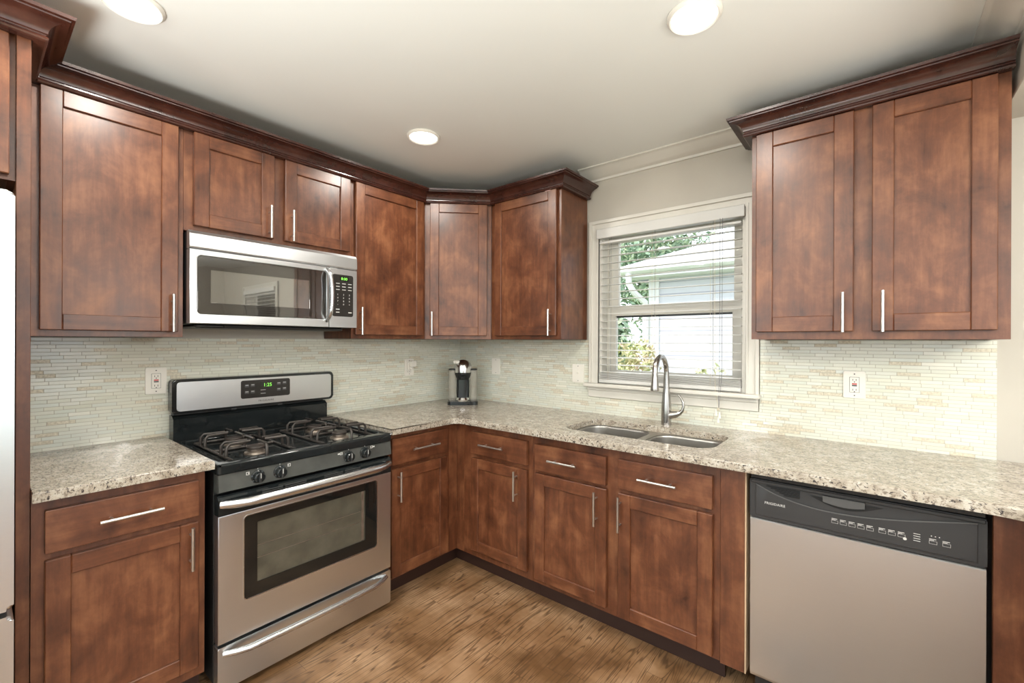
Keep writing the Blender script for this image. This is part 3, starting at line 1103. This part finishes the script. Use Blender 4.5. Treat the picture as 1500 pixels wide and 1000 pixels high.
hb.tube([(tapx + 0.010, tapy, 0.957), (tapx + 0.040, tapy, 0.963), (tapx + 0.058, tapy, 0.968)], [0.021, 0.019, 0.0165], 16, mat=FAUCETM)
hb.build('handle_hub', FAUCETM, fa)
lv = MB()
q = [(tapx + 0.056, tapy, 0.968), (tapx + 0.072, tapy, 0.974), (tapx + 0.086, tapy, 0.990), (tapx + 0.092, tapy, 1.012), (tapx + 0.089, tapy, 1.036), (tapx + 0.080, tapy, 1.056), (tapx + 0.066, tapy, 1.072)]
lv.tube(q, [0.0150, 0.0115, 0.0090, 0.0076, 0.0066, 0.0058, 0.0048], 12, mat=FAUCETM)
lv.build('lever', FAUCETM, fa, smooth=60)

# ------------------------------------------------------------------ coffee machine
cf = thing('coffee_machine', (0.307, -0.265, Z_CT), 'small chrome domed coffee machine with clear side tanks in the corner', 'coffee machine')
Tc = T_diag(0.307, -0.265)
zb = Z_CT
mb = MB(Tc)
mb.plate(rrect(-0.108, 0.108, -0.075, 0.085, 0.03), zb, zb + 0.026, axis='z', bev=0.005, mat=BLACKG)
mb.build('base', None, cf)
mb = MB(Tc)
mb.plate(rrect(-0.046, 0.046, -0.065, 0.0, 0.02), zb + 0.0265, zb + 0.225, axis='z', bev=0.003, mat=BLACKG)
mb.build('column', None, cf)
mb = MB(Tc)
mb.lathe([(0.050, 0.0), (0.052, 0.012), (0.044, 0.026), (0.018, 0.028)], (0, 0.045, zb + 0.0265), 24, mat=CHROME)
mb.build('cup_stand', None, cf)
mb = MB(Tc)
mb.lathe([(0.044, -0.05), (0.052, -0.03), (0.060, -0.012), (0.061, 0.001)], (0, -0.004, zb + 0.2255), 28, mat=BLACKG)
mb.build('brew_head', None, cf)
mb = MB(Tc)
mb.lathe([(0.066, -0.012), (0.0665, 0.016), (0.063, 0.036), (0.054, 0.054), (0.039, 0.069), (0.020, 0.078), (0.002, 0.080)], (0, -0.004, zb + 0.2390), 32, mat=DOMEM)
mb.build('dome_lid', None, cf)
mb = MB(Tc)
mb.tube([(-0.030, 0.02, zb + 0.300), (-0.060, 0.045, zb + 0.304)], [0.013, 0.011], 10, mat=WHITEP)
mb.build('lever', None, cf)
mb = MB(Tc)
mb.lathe([(0.012, -0.022), (0.016, -0.004), (0.020, 0.0), (0.014, 0.005)], (0, 0.045, zb + 0.205), 16, mat=BLACKG)
mb.build('spout', None, cf)
for s in (-1, 1):
    mb = MB(Tc)
    mb.lathe([(0.027, 0.0), (0.027, 0.215)], (s * 0.076, 0.0, zb + 0.0268), 20, mat=TANK)
    to = mb.build('water_tank' if s < 0 else 'capsule_bin', None, cf)
    mb = MB(Tc)
    mb.lathe([(0.028, 0.0), (0.028, 0.008), (0.022, 0.012)], (s * 0.076, 0.0, zb + 0.2420), 20, mat=BLACKP)
    mb.build('lid', None, to)

# ================================================================== gas range
RY0, RY1 = -1.938, -1.163
RC = (RY0 + RY1) / 2
rg_ = thing('gas_range', (0.36, RC, 0), 'freestanding stainless and black gas range between the base cabinets', 'range')
mb = MB(T_A)
mb.box(RY0 + 0.004, RY1 - 0.004, 0.035, 0.655, 0.035, 0.850, 0.002, BLACKP)
mb.build('body', None, rg_)
for (fy, fx) in ((RY0 + 0.06, 0.10), (RY1 - 0.06, 0.10), (RY0 + 0.06, 0.60), (RY1 - 0.06, 0.60)):
    ft = MB(T_A)
    ft.lathe([(0.014, 0.0), (0.014, 0.035)], (fy, fx, 0.0), 12, mat=BLACKP)
    ft.build('foot', None, rg_)
# cooktop: rim, sunk deck
mb = MB(T_A)
mb.plate(rrect(RY0, RY1, 0.085, 0.712, 0.012), 0.851, 0.866, axis='z', mat=BLACKG)
mb.plate(rrect(RY0, RY1, 0.085, 0.712, 0.012), 0.866, 0.888, holes=[rrect(RY0 + 0.030, RY1 - 0.030, 0.125, 0.655, 0.03)], axis='z', bev=0.009, mat=BLACKG, seg=3)
mb.build('cooktop', None, rg_, smooth=50)
# back guard
mb = MB(T_A)
mb.plate([(0.020, 0.86), (0.084, 0.86), (0.084, 0.985), (0.060, 1.000), (0.020, 1.000)], RY0 + 0.012, RY1 - 0.012, axis='u', bev=0.0, mat=BLACKG)
mb.box(RY0 + 0.020, RY1 - 0.020, 0.020, 0.048, 1.000, 1.030, 0, BLACKP)
mb.build('splash_panel', None, rg_)
bgd = MB(T_A)
bgd.plate(rrect(RY0 + 0.008, RY1 + 0.030, 1.008, 1.172, 0.020), 0.018, 0.078, bev=0.006, mat=BLACKG, seg=3)
bo = bgd.build('backguard', None, rg_, smooth=50)
f_ = MB(T_A)
f_.plate(rrect(RY0 + 0.026, RY1 + 0.014, 1.020, 1.158, 0.014), 0.0782, 0.0815, bev=0.002, mat=STEEL)
f_.build('facing', None, bo)
dp = MB(T_A)
dy0, dy1 = -1.640, -1.392
dp.plate(rrect(dy0, dy1, 1.054, 1.148, 0.010), 0.0815, 0.0835, bev=0.001, mat=PANELG)
do = dp.build('clock_panel', None, bo)
ck = MB(T_A)
ck.box(-1.548, -1.488, 0.0836, 0.0842, 1.106, 1.134, 0, DISPD)
ck.text('1:25', -1.510, 1.111, 0.026, 0.0846, GREEN)
ck.build('clock_digits', None, do)
for (yy, zz_) in ((-1.612, 1.120), (-1.584, 1.121), (-1.612, 1.086), (-1.584, 1.087), (-1.452, 1.122), (-1.422, 1.124), (-1.452, 1.090), (-1.422, 1.092)):
    kb = MB(T_A)
    kb.plate(rrect(yy - 0.010, yy + 0.010, zz_ - 0.008, zz_ + 0.008, 0.003), 0.0836, 0.0844, mat=INKD)
    kb.box(yy - 0.007, yy + 0.007, 0.0844, 0.0848, zz_ + 0.001, zz_ + 0.004, 0, INK)
    kb.build('button', None, do)
for zz_ in (1.074, 1.092):
    kb = MB(T_A)
    kb.box(-1.545, -1.520, 0.0836, 0.0842, zz_, zz_ + 0.002, 0, INK)
    kb.build('print_line', None, do)
lg = MB(T_A)
lg.text('FRIGIDAIRE', -1.516, 1.032, 0.0135, 0.0818, INKD, spacing=1.15)
lg.build('logo', None, bo)
for yy in (-1.66, -1.43):
    lb = MB(T_A)
    lb.box(yy - 0.012, yy + 0.012, 0.0485, 0.0495, 1.003, 1.018, 0, INK)
    lb.build('care_label', None, rg_)
# control strip
mb = MB(T_A)
mb.plate([(0.655, 0.776), (0.700, 0.776), (0.712, 0.782), (0.703, 0.846), (0.655, 0.846)], RY0 + 0.004, RY1 - 0.004, axis='u', mat=plain('grey_black_panel', (0.068, 0.071, 0.066), 0.22, 0.0, 0.2, 10))  # greyish black with a faint mottle
cs_ = mb.build('control_panel', None, rg_)
KN = [(-1.797, 0.8135), (-1.712, 0.8135), (-1.402, 0.8155), (-1.317, 0.8175)]
for i, (yy, zz_) in enumerate(KN):
    k_ = MB(T_A)
    k_.lathe([(0.026, 0.0), (0.026, 0.004), (0.021, 0.007), (0.0195, 0.026), (0.016, 0.029)], (yy, 0.7065, zz_), 22, mat=BLACKG, axis='d')
    k_.box(yy - 0.0045, yy + 0.0045, 0.730, 0.7395, zz_ - 0.019, zz_ + 0.019, 0.002, BLACKP)
    k_.box(yy - 0.001, yy + 0.001, 0.7395, 0.7400, zz_ - 0.002, zz_ + 0.018, 0, INK)
    k_.build('knob', None, rg_)
    mk = MB(T_A)
    sx_ = -1 if i in (0, 2) else 1
    uu_ = yy + sx_ * 0.037
    mk.plate(rect(uu_ - 0.006, uu_ + 0.006, zz_ + 0.014, zz_ + 0.026), 0.7085, 0.7095,
             holes=[rect(uu_ - 0.0042, uu_ + 0.0042, zz_ + 0.0158, zz_ + 0.0242)], mat=INK)
    mk.box(uu_ - 0.003 * sx_ - 0.002, uu_ - 0.003 * sx_ + 0.002, 0.7085, 0.7095, zz_ + 0.018, zz_ + 0.022, 0, INK)
    mk.build('burner_mark', None, cs_)
    mk = MB(T_A)
    mk.box(yy - 0.001, yy + 0.001, 0.7075, 0.7085, zz_ + 0.029, zz_ + 0.033, 0, INK)
    mk.build('off_mark', None, cs_)
    if i >= 2:
        mk = MB(T_A)
        mk.box(uu_ + sx_ * 0.012 - 0.005, uu_ + sx_ * 0.012 + 0.005, 0.7085, 0.7095, zz_ + 0.017, zz_ + 0.023, 0, INK)
        mk.build('flame_mark', None, cs_)
# oven door
dm = MB(T_A)
dm.plate(rect(RY0 + 0.003, RY1 - 0.003, 0.205, 0.690), 0.662, 0.708,
         holes=[rrect(-1.846, -1.248, 0.340, 0.668, 0.014)], bev=0.003, mat=STEEL)
dro = dm.build('oven_door', None, rg_)
wf = MB(T_A)
wf.plate(rrect(-1.8455, -1.2485, 0.3405, 0.6675, 0.014), 0.690, 0.707, holes=[rrect(-1.797, -1.311, 0.392, 0.632, 0.004)], bev=0.001, mat=GLASSBLK)
wf.build('window_frame', None, dro)
wg = MB(T_A)
wg.box(-1.799, -1.309, 0.694, 0.7025, 0.390, 0.634, 0, OVENIN)
wo = wg.build('window', None, dro)
rk = MB(T_A)
for zz_ in (0.485, 0.535):
    rk.box(-1.797, -1.335, 0.7026, 0.7030, zz_, zz_ + 0.0022, 0, ALU)
rk.box(-1.330, -1.318, 0.7026, 0.7030, 0.395, 0.630, 0, ALU)
rk.build('rack_line', None, wo)
wb = MB(T_A)
wb.plate(rrect(-1.849, -1.245, 0.337, 0.671, 0.017), 0.708, 0.7095, holes=[rrect(-1.8455, -1.2485, 0.3405, 0.6675, 0.014)], mat=STEELP)
wb.build('window_bezel', None, dro)
tb = MB(T_A)
tb.plate([(0.662, 0.6905), (0.708, 0.6905), (0.708, 0.752), (0.696, 0.766), (0.662, 0.766)], RY0 + 0.003, RY1 - 0.003, axis='u', mat=BLACKG)
tbo = tb.build('door_top_trim', None, dro)
for (a, e) in ((-1.78, -1.70), (-1.69, -1.60), (-1.52, -1.43), (-1.42, -1.34)):
    vt = MB(T_A)
    for k in range(3):
        zz_ = 0.736 + k * 0.007
        vt.box(a, e, 0.7075, 0.7090, zz_, zz_ + 0.0030, 0, INKD)
    vt.build('vent_slots', None, tbo)


def bow_handle(u0, u1, z, d0, d1, r, mat, parent, name='handle', sag=0.0):
    h = MB(T_A)
    pts = []
    n = 18
    for i in range(n + 1):
        t = i / n
        s = min(1.0, min(t, 1 - t) / 0.12)
        dd = d0 + (d1 - d0) * math.sin(s * math.pi / 2) + 0.010 * math.sin(t * math.pi)
        pts.append((u0 + (u1 - u0) * t, dd, z + sag * math.sin(t * math.pi)))
    rad = [r * (0.80 + 0.20 * min(1.0, min(i, n - i) / 3)) for i in range(n + 1)]
    h.tube(pts, rad, 14, mat=mat)
    return h.build(name, None, parent, smooth=60)


bow_handle(-1.928, -1.180, 0.736, 0.712, 0.745, 0.0190, STEELP, dro)
dm = MB(T_A)
dm.plate(rrect(RY0 + 0.003, RY1 - 0.003, 0.028, 0.193, 0.006), 0.662, 0.708, bev=0.004, mat=STEEL)
dwo = dm.build('storage_drawer', None, rg_)
bow_handle(-1.918, -1.195, 0.168, 0.712, 0.742, 0.0135, STEELP, dwo)

# burners and grates
DK = 0.866
for gi, (g0, g1) in enumerate(((RY0 + 0.080, RC - 0.055), (RC + 0.080, RY1 - 0.045))):
    gc = (g0 + g1) / 2
    bur = (0.255, 0.515)
    for bxp in bur:
        bn = MB(T_A)
        bn.lathe([(0.046, 0.0), (0.044, 0.006), (0.032, 0.010), (0.032, 0.020), (0.030, 0.021)], (gc, bxp, DK), 24, mat=ALU)
        bno = bn.build('burner', None, rg_)
        cp = MB(T_A)
        cp.lathe([(0.036, 0.0), (0.037, 0.005), (0.033, 0.009), (0.004, 0.010)], (gc, bxp, DK + 0.0215), 24, mat=BURN)
        cp.build('burner_cap', None, bno)
    gr = MB(T_A)
    zb, zt = DK + 0.006, DK + 0.058
    r = 0.0066
    x0, x1 = 0.150, 0.632
    xm = (x0 + x1) / 2
    # base ring and bars on the deck
    gr.tube([(g0, x0, zb), (g1, x0, zb), (g1, x1, zb), (g0, x1, zb), (g0, x0, zb)], r, 8, mat=IRON)
    gr.tube([(g0, xm, zb), (g1, xm, zb)], r, 8, mat=IRON)
    # fingers: rise from the ring, bend and reach for the burner centre
    for bxp, (xa, xe) in zip(bur, ((x0, xm), (xm, x1))):
        for (su, tu) in ((g0, gc - 0.030), (g1, gc + 0.030)):
            for dx in (-0.030, 0.030):
                gr.tube([(su, bxp + dx, zb), (su + (tu - su) * 0.03, bxp + dx, zt - 0.012), (su + (tu - su) * 0.14, bxp + dx * 0.95, zt), (tu, bxp + dx * 0.55, zt)], r, 8, mat=IRON, squash=0.8)
        for (sx_, tx) in ((xa, bxp - 0.026), (xe, bxp + 0.026)):
            gr.tube([(gc, sx_, zb), (gc, sx_ + (tx - sx_) * 0.03, zt - 0.012), (gc, sx_ + (tx - sx_) * 0.14, zt), (gc, tx, zt)], r, 8, mat=IRON, squash=0.8)
    gr.build('grate', None, rg_, smooth=60)

# ================================================================== microwave
MY0, MY1, MZ0, MZ1 = -1.941, -1.158, 1.427, 1.8265
mw = thing('microwave', (0.2, (MY0 + MY1) / 2, MZ0), 'stainless over-the-range microwave hung under the short cabinet', 'microwave')
mb = MB(T_A)
mb.box(MY0 + 0.002, MY1 - 0.002, 0.012, 0.335, MZ0, MZ1, 0.002, BLACKP)
mb.build('body', None, mw)
mb = MB(T_A)
mb.plate([(0.336, 1.750), (0.372, 1.750), (0.377, 1.756), (0.374, 1.812), (0.362, 1.8265), (0.336, 1.8265)], MY0, MY1, axis='u', mat=STEEL)
mb.build('vent_grille', None, mw)
mb = MB(T_A)
mb.plate(rect(MY0, -1.322, MZ0 + 0.002, 1.746), 0.336, 0.376, holes=[rrect(-1.912, -1.337, 1.470, 1.722, 0.016)], bev=0.003, mat=STEEL)
mdo = mb.build('door', None, mw)
mb = MB(T_A)
mb.plate(rrect(-1.9115, -1.3375, 1.4705, 1.7215, 0.016), 0.350, 0.3745, holes=[rect(-1.862, -1.424, 1.5205, 1.664)], bev=0.001, mat=MWFRAME)
mb.build('window_frame', None, mdo)
mb = MB(T_A)
mb.box(-1.864, -1.422, 0.352, 0.3715, 1.5185, 1.666, 0, MWGLASS)
mb.build('window', None, mdo)
h = MB(T_A)
pts = []
for i in range(15):
    t = i / 14
    s = math.sin(min(1.0, min(t, 1 - t) / 0.16) * math.pi / 2)
    pts.append((-1.336 + 0.010 * math.sin(t * math.pi), 0.376 + 0.034 * s + 0.006 * math.sin(t * math.pi), 1.462 + t * 0.272))
h.tube(pts, [0.0115] * 15, 12, mat=STEELP)
h.build('handle', None, mdo, smooth=60)
mb = MB(T_A)
mb.plate(rect(-1.319, MY1, MZ0 + 0.002, 1.746), 0.336, 0.376, bev=0.003, mat=STEEL)
cpo = mb.build('control_panel', None, mw)
mb = MB(T_A)
mb.plate(rrect(-1.303, -1.183, 1.488, 1.714, 0.010), 0.3762, 0.3785, bev=0.001, mat=PANELG)
kpo = mb.build('keypad', None, cpo)
dsp = MB(T_A)
dsp.box(-1.262, -1.212, 0.3787, 0.3792, 1.682, 1.704, 0, DISPD)
dsp.text('8:00', -1.237, 1.6855, 0.0215, 0.3796, GREEN)
dsp.build('display_digits', None, cpo)
kb = MB(T_A)
for r_i in range(3):
    for c_i in range(3):
        kb.box(-1.284 + c_i * 0.035, -1.263 + c_i * 0.035, 0.3787, 0.3792, 1.664 - r_i * 0.0165, 1.6675 - r_i * 0.0165, 0, INK)
nums = ('123', '456', '789', '-0+')
for r_i, rowt in enumerate(nums):
    for c_i, ch in enumerate(rowt):
        kb.text(ch, -1.274 + c_i * 0.034, 1.602 - r_i * 0.0175, 0.012, 0.3789, INK)
for (a, zz_) in ((-1.284, 1.524), (-1.284, 1.508), (-1.212, 1.508)):
    kb.box(a, a + 0.02, 0.3787, 0.3792, zz_, zz_ + 0.005, 0, INK)
kb.build('key_print', None, cpo)
mb = MB(T_A)
mb.box(MY0 + 0.03, MY1 - 0.06, 0.06, 0.335, MZ0 - 0.016, MZ0 - 0.0005, 0.006, BLACKP)
mb.box(-1.80, -1.62, 0.338, 0.345, MZ0 - 0.014, MZ0 - 0.003, 0, DARK)
mb.build('underside_vent', None, mw)

# ================================================================== dishwasher
DX0, DX1 = 2.250, 2.873
dw = thing('dishwasher', (2.56, -0.34, 0), 'stainless dishwasher with charcoal control panel under the right end of the worktop', 'dishwasher')
MB(T_B).box(DX0 + 0.012, DX1 - 0.010, 0.06, 0.60, 0.02, 0.862, 0, BLACKP).build('tub', None, dw)
mb = MB(T_B)
mb.plate([(0.602, 0.096), (0.640, 0.096), (0.6465, 0.112), (0.6465, 0.690), (0.640, 0.696), (0.602, 0.696)], DX0 + 0.002, DX1 - 0.002, axis='u', mat=STEEL)
ddo = mb.build('door', None, dw)
# control panel: rim, upper scoop, raised lower fascia with a curved top edge
ZA, ZB_ = 0.698, 0.842


def curve_z(u):
    t = (u - (DX0 + 0.03)) / (DX1 - DX0 - 0.06)
    return 0.824 - 0.052 * math.sin(math.pi * min(1, max(0, t)) ** 0.75)


mb = MB(T_B)
mb.plate(rrect(DX0, DX1, ZA, ZB_, 0.006), 0.602, 0.646, bev=0.004, mat=DWBLACK)
mb.box(DX0 + 0.002, DX1 - 0.002, 0.602, 0.640, ZB_ + 0.0005, 0.860, 0.002, BLACKG)
pno = mb.build('control_panel', None, dw)
us = [DX0 + 0.020 + (DX1 - DX0 - 0.040) * i / 24 for i in range(25)]
fas = MB(T_B)
fas.plate([(DX0 + 0.020, ZA + 0.012), (DX1 - 0.020, ZA + 0.012)] + [(u, curve_z(u)) for u in reversed(us)], 0.6462, 0.6515, bev=0.0025, mat=DWBLACK)
fo_ = fas.build('fascia', None, pno)
lip = MB(T_B)
lip.tube([(u, 0.6505, curve_z(u) + 0.001) for u in us], 0.0022, 6, mat=plain('grey_lip', (0.10, 0.10, 0.10), 0.35))
lip.build('fascia_lip', None, pno)
lp2 = MB(T_B)
lp2.box(DX0 + 0.004, DX1 - 0.004, 0.6462, 0.6520, ZB_ - 0.014, ZB_ - 0.002, 0.002, DWBLACK)
lp2.build('top_lip', None, pno)
hd = MB(T_B)
hp = [(2.440 + 0.200 * i / 14, 0.818 - 0.030 * math.sin(math.pi * i / 14)) for i in range(15)]
hd.plate(hp, 0.6462, 0.6480, mat=DARK)
hd.build('handle_recess', None, pno)
hg = MB(T_B)
hg.plate([(2.478, 0.826), (2.478, 0.806)] + [(2.478 + 0.115 * i / 8, 0.806 - 0.008 * math.sin(math.pi * i / 8)) for i in range(1, 8)] + [(2.593, 0.806), (2.593, 0.826)], 0.6484, 0.6550, bev=0.001, mat=plain('grey_grip', (0.085, 0.085, 0.085), 0.35))
hg.build('handle_grip', None, pno)
vn = MB(T_B)
for k in range(5):
    z = 0.8215 - k * 0.0058
    vn.box(2.305 + 0.014 * k, 2.410, 0.6464, 0.6510, z, z + 0.0026, 0, DARK)
vn.build('vent_slots', None, pno)
lt = MB(T_B)
lt.text('FRIGIDAIRE', 2.300, 0.757, 0.0125, 0.6516, INK, 'LEFT', spacing=1.05)
lt.build('logo', None, fo_)
ck = MB(T_B)
random.seed(3)
for (u, z) in [(2.512 + 0.0235 * i, 0.748) for i in range(5)] + [(2.637 + 0.0235 * i, 0.7485) for i in range(3)] + [(2.757, 0.7475), (2.787, 0.7475)]:
    ck.box(u - 0.009, u + 0.007, 0.6516, 0.6519, z + 0.005, z + 0.0068, 0, INK)
    ck.box(u - 0.009, u + 0.002, 0.6516, 0.6519, z + 0.0015, z + 0.003, 0, INK)
    ck.plate(rect(u - 0.009, u + 0.009, z - 0.009, z + 0.0005), 0.6516, 0.6519, holes=[rect(u - 0.0084, u + 0.0084, z - 0.0084, z)], mat=INK)
for k in range(4):
    ck.box(2.712, 2.728, 0.6516, 0.6519, 0.759 - k * 0.0072, 0.7605 - k * 0.0072, 0, INK)
for k in range(3):
    ck.box(2.752 + 0.009 * k, 2.7545 + 0.009 * k, 0.6516, 0.6519, 0.7615, 0.764, 0, INK)
ck.lathe([(0.0045, 0.0), (0.0045, 0.0004)], (2.692, 0.6516, 0.7370), 12, mat=INK, axis='d')
ck.build('button_print', None, fo_)
MB(T_B).box(DX0 + 0.004, DX1 - 0.004, 0.50, 0.56, 0.0, 0.094, 0, BLACKP).build('kick_plate', None, dw)
ib = MB(T_B)
random.seed(8)
pts = [(2.2455 + random.uniform(-0.001, 0.001), 0.585 + random.uniform(-0.006, 0.008), 0.70 - i * 0.030) for i in range(15)]
ib.tube(pts, [random.uniform(0.003, 0.0055) for _ in pts], 7, mat=FIBRE)
ib.build('insulation_edge', None, dw, smooth=60)['label'] = 'ragged white insulation showing in the gap'


# ================================================================== outlets and switches
def wall_plate(T, u, z, w, h, label, cat, kind, name):
    r_ = thing(name, T(u, 0.009, z - h / 2), label, cat)
    p = MB(T)
    p.plate(rrect(u - w / 2, u + w / 2, z - h / 2, z + h / 2, 0.004), 0.0085, 0.0145, bev=0.002, mat=WHITEP)
    p.build('cover_plate', None, r_)
    sc = MB(T)
    for s in (-1, 1):
        sc.lathe([(0.0028, 0.0), (0.0028, 0.0008)], (u, 0.0146, z + s * h * 0.40), 8, mat=INKD, axis='d')
    sc.build('screw', None, r_)
    if kind in ('gfci', 'plug'):
        f = MB(T)
        f.plate(rrect(u - 0.0165, u + 0.0165, z - 0.0335, z + 0.0335, 0.002), 0.0146, 0.0165, bev=0.0006, mat=WHITEP)
        fo = f.build('receptacle', None, r_)
        ed = MB(T)
        ed.plate(rrect(u - 0.0178, u + 0.0178, z - 0.0348, z + 0.0348, 0.002), 0.0146, 0.0150, holes=[rrect(u - 0.0166, u + 0.0166, z - 0.0336, z + 0.0336, 0.002)], mat=INKD)
        ed.build('gap_line', None, fo)
        sl = MB(T)
        for s in (-1, 1):
            for du in (-0.006, 0.006):
                sl.box(u + du - 0.0011, u + du + 0.0011, 0.0166, 0.0170, z + s * 0.022 - 0.004, z + s * 0.022 + 0.004, 0, OUTD)
            sl.lathe([(0.0024, 0.0), (0.0024, 0.0004)], (u, 0.0166, z + s * 0.022 - 0.009), 8, mat=OUTD, axis='d')
        sl.build('slots', None, fo)
        if kind == 'gfci':
            b_ = MB(T)
            b_.box(u - 0.009, u + 0.009, 0.0166, 0.0178, z + 0.0010, z + 0.0065, 0.0004, REDP)
            b_.build('reset_button', None, fo)
            b_ = MB(T)
            b_.box(u - 0.009, u + 0.009, 0.0166, 0.0178, z - 0.0065, z - 0.0010, 0.0004, OUTD)
            b_.build('test_button', None, fo)
    elif kind == 'toggle':
        f = MB(T)
        f.plate(rrect(u - 0.006, u + 0.006, z - 0.013, z + 0.013, 0.001), 0.0146, 0.0156, mat=WHITEP)
        f.box(u - 0.003, u + 0.003, 0.0156, 0.026, z - 0.002, z + 0.008, 0.001, WHITEP)
        f.build('toggle', None, r_)
    return r_


wall_plate(T_A, -1.975, 1.166, 0.080, 0.122, 'white outlet with red reset button left of the range backguard', 'outlet', 'gfci', 'wall_outlet')
wall_plate(T_A, -0.517, 1.168, 0.080, 0.120, 'white wall outlet with a plug-in on the left wall near the coffee machine', 'outlet', 'plug', 'wall_outlet')
wall_plate(T_B, 0.402, 1.169, 0.080, 0.120, 'blank white wall plate just right of the coffee machine', 'wall plate', 'blank', 'wall_plate')
wall_plate(T_B, 1.117, 1.150, 0.086, 0.118, 'white toggle switch plate beside the window casing', 'switch', 'toggle', 'light_switch')
wall_plate(T_B, 2.545, 1.168, 0.080, 0.120, 'white outlet with red reset button above the dishwasher', 'outlet', 'gfci', 'wall_outlet')
pg = MB(T_A)
pg.plate(rrect(-0.524, -0.478, 1.172, 1.214, 0.006), 0.0175, 0.046, bev=0.004, mat=WHITEP)
pg.box(-0.516, -0.496, 0.0175, 0.030, 1.150, 1.1715, 0.003, WHITEP)
tag(pg.build('plug_adapter'), 'small white plug-in adapter in the outlet by the coffee machine', 'plug')

# ================================================================== outside the window
struct(MB().box(-14, 16, -30, 26, -0.80, -0.70, mat=LAWN).build('lawn'), 'grass between the houses')
hs = thing('house', (3.0, 6.0, -0.7), 'white sided neighbouring house with pale hip roof outside the window', 'house')
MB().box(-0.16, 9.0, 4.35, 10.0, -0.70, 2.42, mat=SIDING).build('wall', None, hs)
rf = MB()
E0 = (-0.56, 4.0, 2.53)
pk = 0.417
rf_v = [rf.v(-0.56, 4.0, 2.53), rf.v(9.4, 4.0, 2.53), rf.v(9.4, 10.4, 2.53), rf.v(-0.56, 10.4, 2.53),
        rf.v(2.64, 7.2, 2.53 + 3.2 * pk), rf.v(6.2, 7.2, 2.53 + 3.2 * pk)]
for f in ((0, 1, 5, 4), (1, 2, 5), (2, 3, 4, 5), (3, 0, 4), (3, 2, 1, 0)):
    rf.bm.faces.new([rf_v[i] for i in f])
rf.build('roof', SHINGLE, hs, smooth=0)
MB().box(-0.50, 9.3, 4.04, 4.36, 2.36, 2.385, mat=GUTTER).build('soffit', None, hs)
gt = MB()
gt.plate([(4.04, 2.405), (3.99, 2.415), (3.955, 2.45), (3.95, 2.525), (4.04, 2.525)], -0.56, 9.4, axis='u', mat=GUTTER)
gt.build('gutter', None, hs)
MB().box(-0.56, -0.52, 4.0, 10.4, 2.40, 2.525, mat=GUTTER).build('gutter', None, hs)
MB().box(-0.185, -0.02, 4.325, 4.36, -0.70, 2.36, mat=GUTTER).build('corner_board', None, hs)
dp_ = MB()
dp_.tube([(-0.38, 4.00, 2.41), (-0.38, 4.02, 2.26), (-0.32, 4.10, 2.12), (-0.22, 4.27, 1.98), (-0.22, 4.29, 1.8), (-0.22, 4.29, -0.68)], 0.05, 8, mat=GUTTER)
dp_.build('downspout', None, hs)


def tree(name, loc, h, rx, rz, n, leaf, mat, label, cat, seed, group=None, flat=1.0):
    random.seed(seed)
    root = thing(name, loc, label, cat, group)
    tk = MB()
    z0 = loc[2]
    tk.tube([(loc[0], loc[1], z0), (loc[0] + 0.05, loc[1], z0 + h * 0.4), (loc[0], loc[1] + 0.05, z0 + h * 0.75)], [0.05 * rx + 0.02, 0.04 * rx + 0.015, 0.02 * rx + 0.005], 8, mat=BARK)
    tk.build('trunk', BARK, root)
    cw = MB()
    zc = z0 + h - rz
    for i in range(n):
        while True:
            p = Vector((random.uniform(-1, 1), random.uniform(-1, 1), random.uniform(-1, 1)))
            if 0.25 < p.length < 1:
                break
        k = 0.75 + 0.35 * mnoise.noise(p * 2.3 + Vector((seed, 0, 0)))
        c0 = Vector((loc[0] + p.x * rx * k, loc[1] + p.y * rx * k, zc + p.z * rz * k))
        a = Vector((random.uniform(-1, 1), random.uniform(-1, 1), random.uniform(-1, 1))).normalized() * leaf * random.uniform(0.6, 1.3)
        bb = a.cross(Vector((random.uniform(-1, 1), random.uniform(-1, 1), random.uniform(-1, 1)))).normalized() * leaf * 0.35
        q = [cw.bm.verts.new(c0 - a), cw.bm.verts.new(c0 + bb), cw.bm.verts.new(c0 + a), cw.bm.verts.new(c0 - bb)]
        cw.bm.faces.new(q)
    cw.build('crown', mat, root, smooth=0, recalc=False)
    return root


for i, (x, y, h, rx, rz, lab) in enumerate((
        (-3.4, 13.0, 7.4, 2.4, 2.8, 'leafy green tree rising behind the left end of the neighbouring roof'),
        (0.9, 17.5, 8.2, 3.0, 3.0, 'leafy green tree far behind the middle of the neighbouring roof'),
        (-3.0, 7.4, 3.6, 1.5, 2.0, 'dark bushy tree left of the neighbouring house corner'))):
    tree('tree', (x, y, -0.7), h, rx, rz, 5200, 0.15, LEAFD, lab, 'tree', 11 + i, 'trees outside the window')
for i, (x, y, h, rx, rz, n, lab) in enumerate((
        (0.50, 2.3, 2.22, 0.36, 0.52, 900, 'blossoming shrub outside, left in the lower window pane'),
        (1.22, 2.55, 1.92, 0.34, 0.50, 480, 'lower pinkish shrub outside, right of the taller shrub'))):
    tree('shrub', (x, y, -0.7), h, rx, rz, n, 0.045, LEAFB, lab, 'shrub', 31 + i, 'shrubs outside the window')

for o in bpy.data.objects:
    if '_o' in o:
        del o['_o']
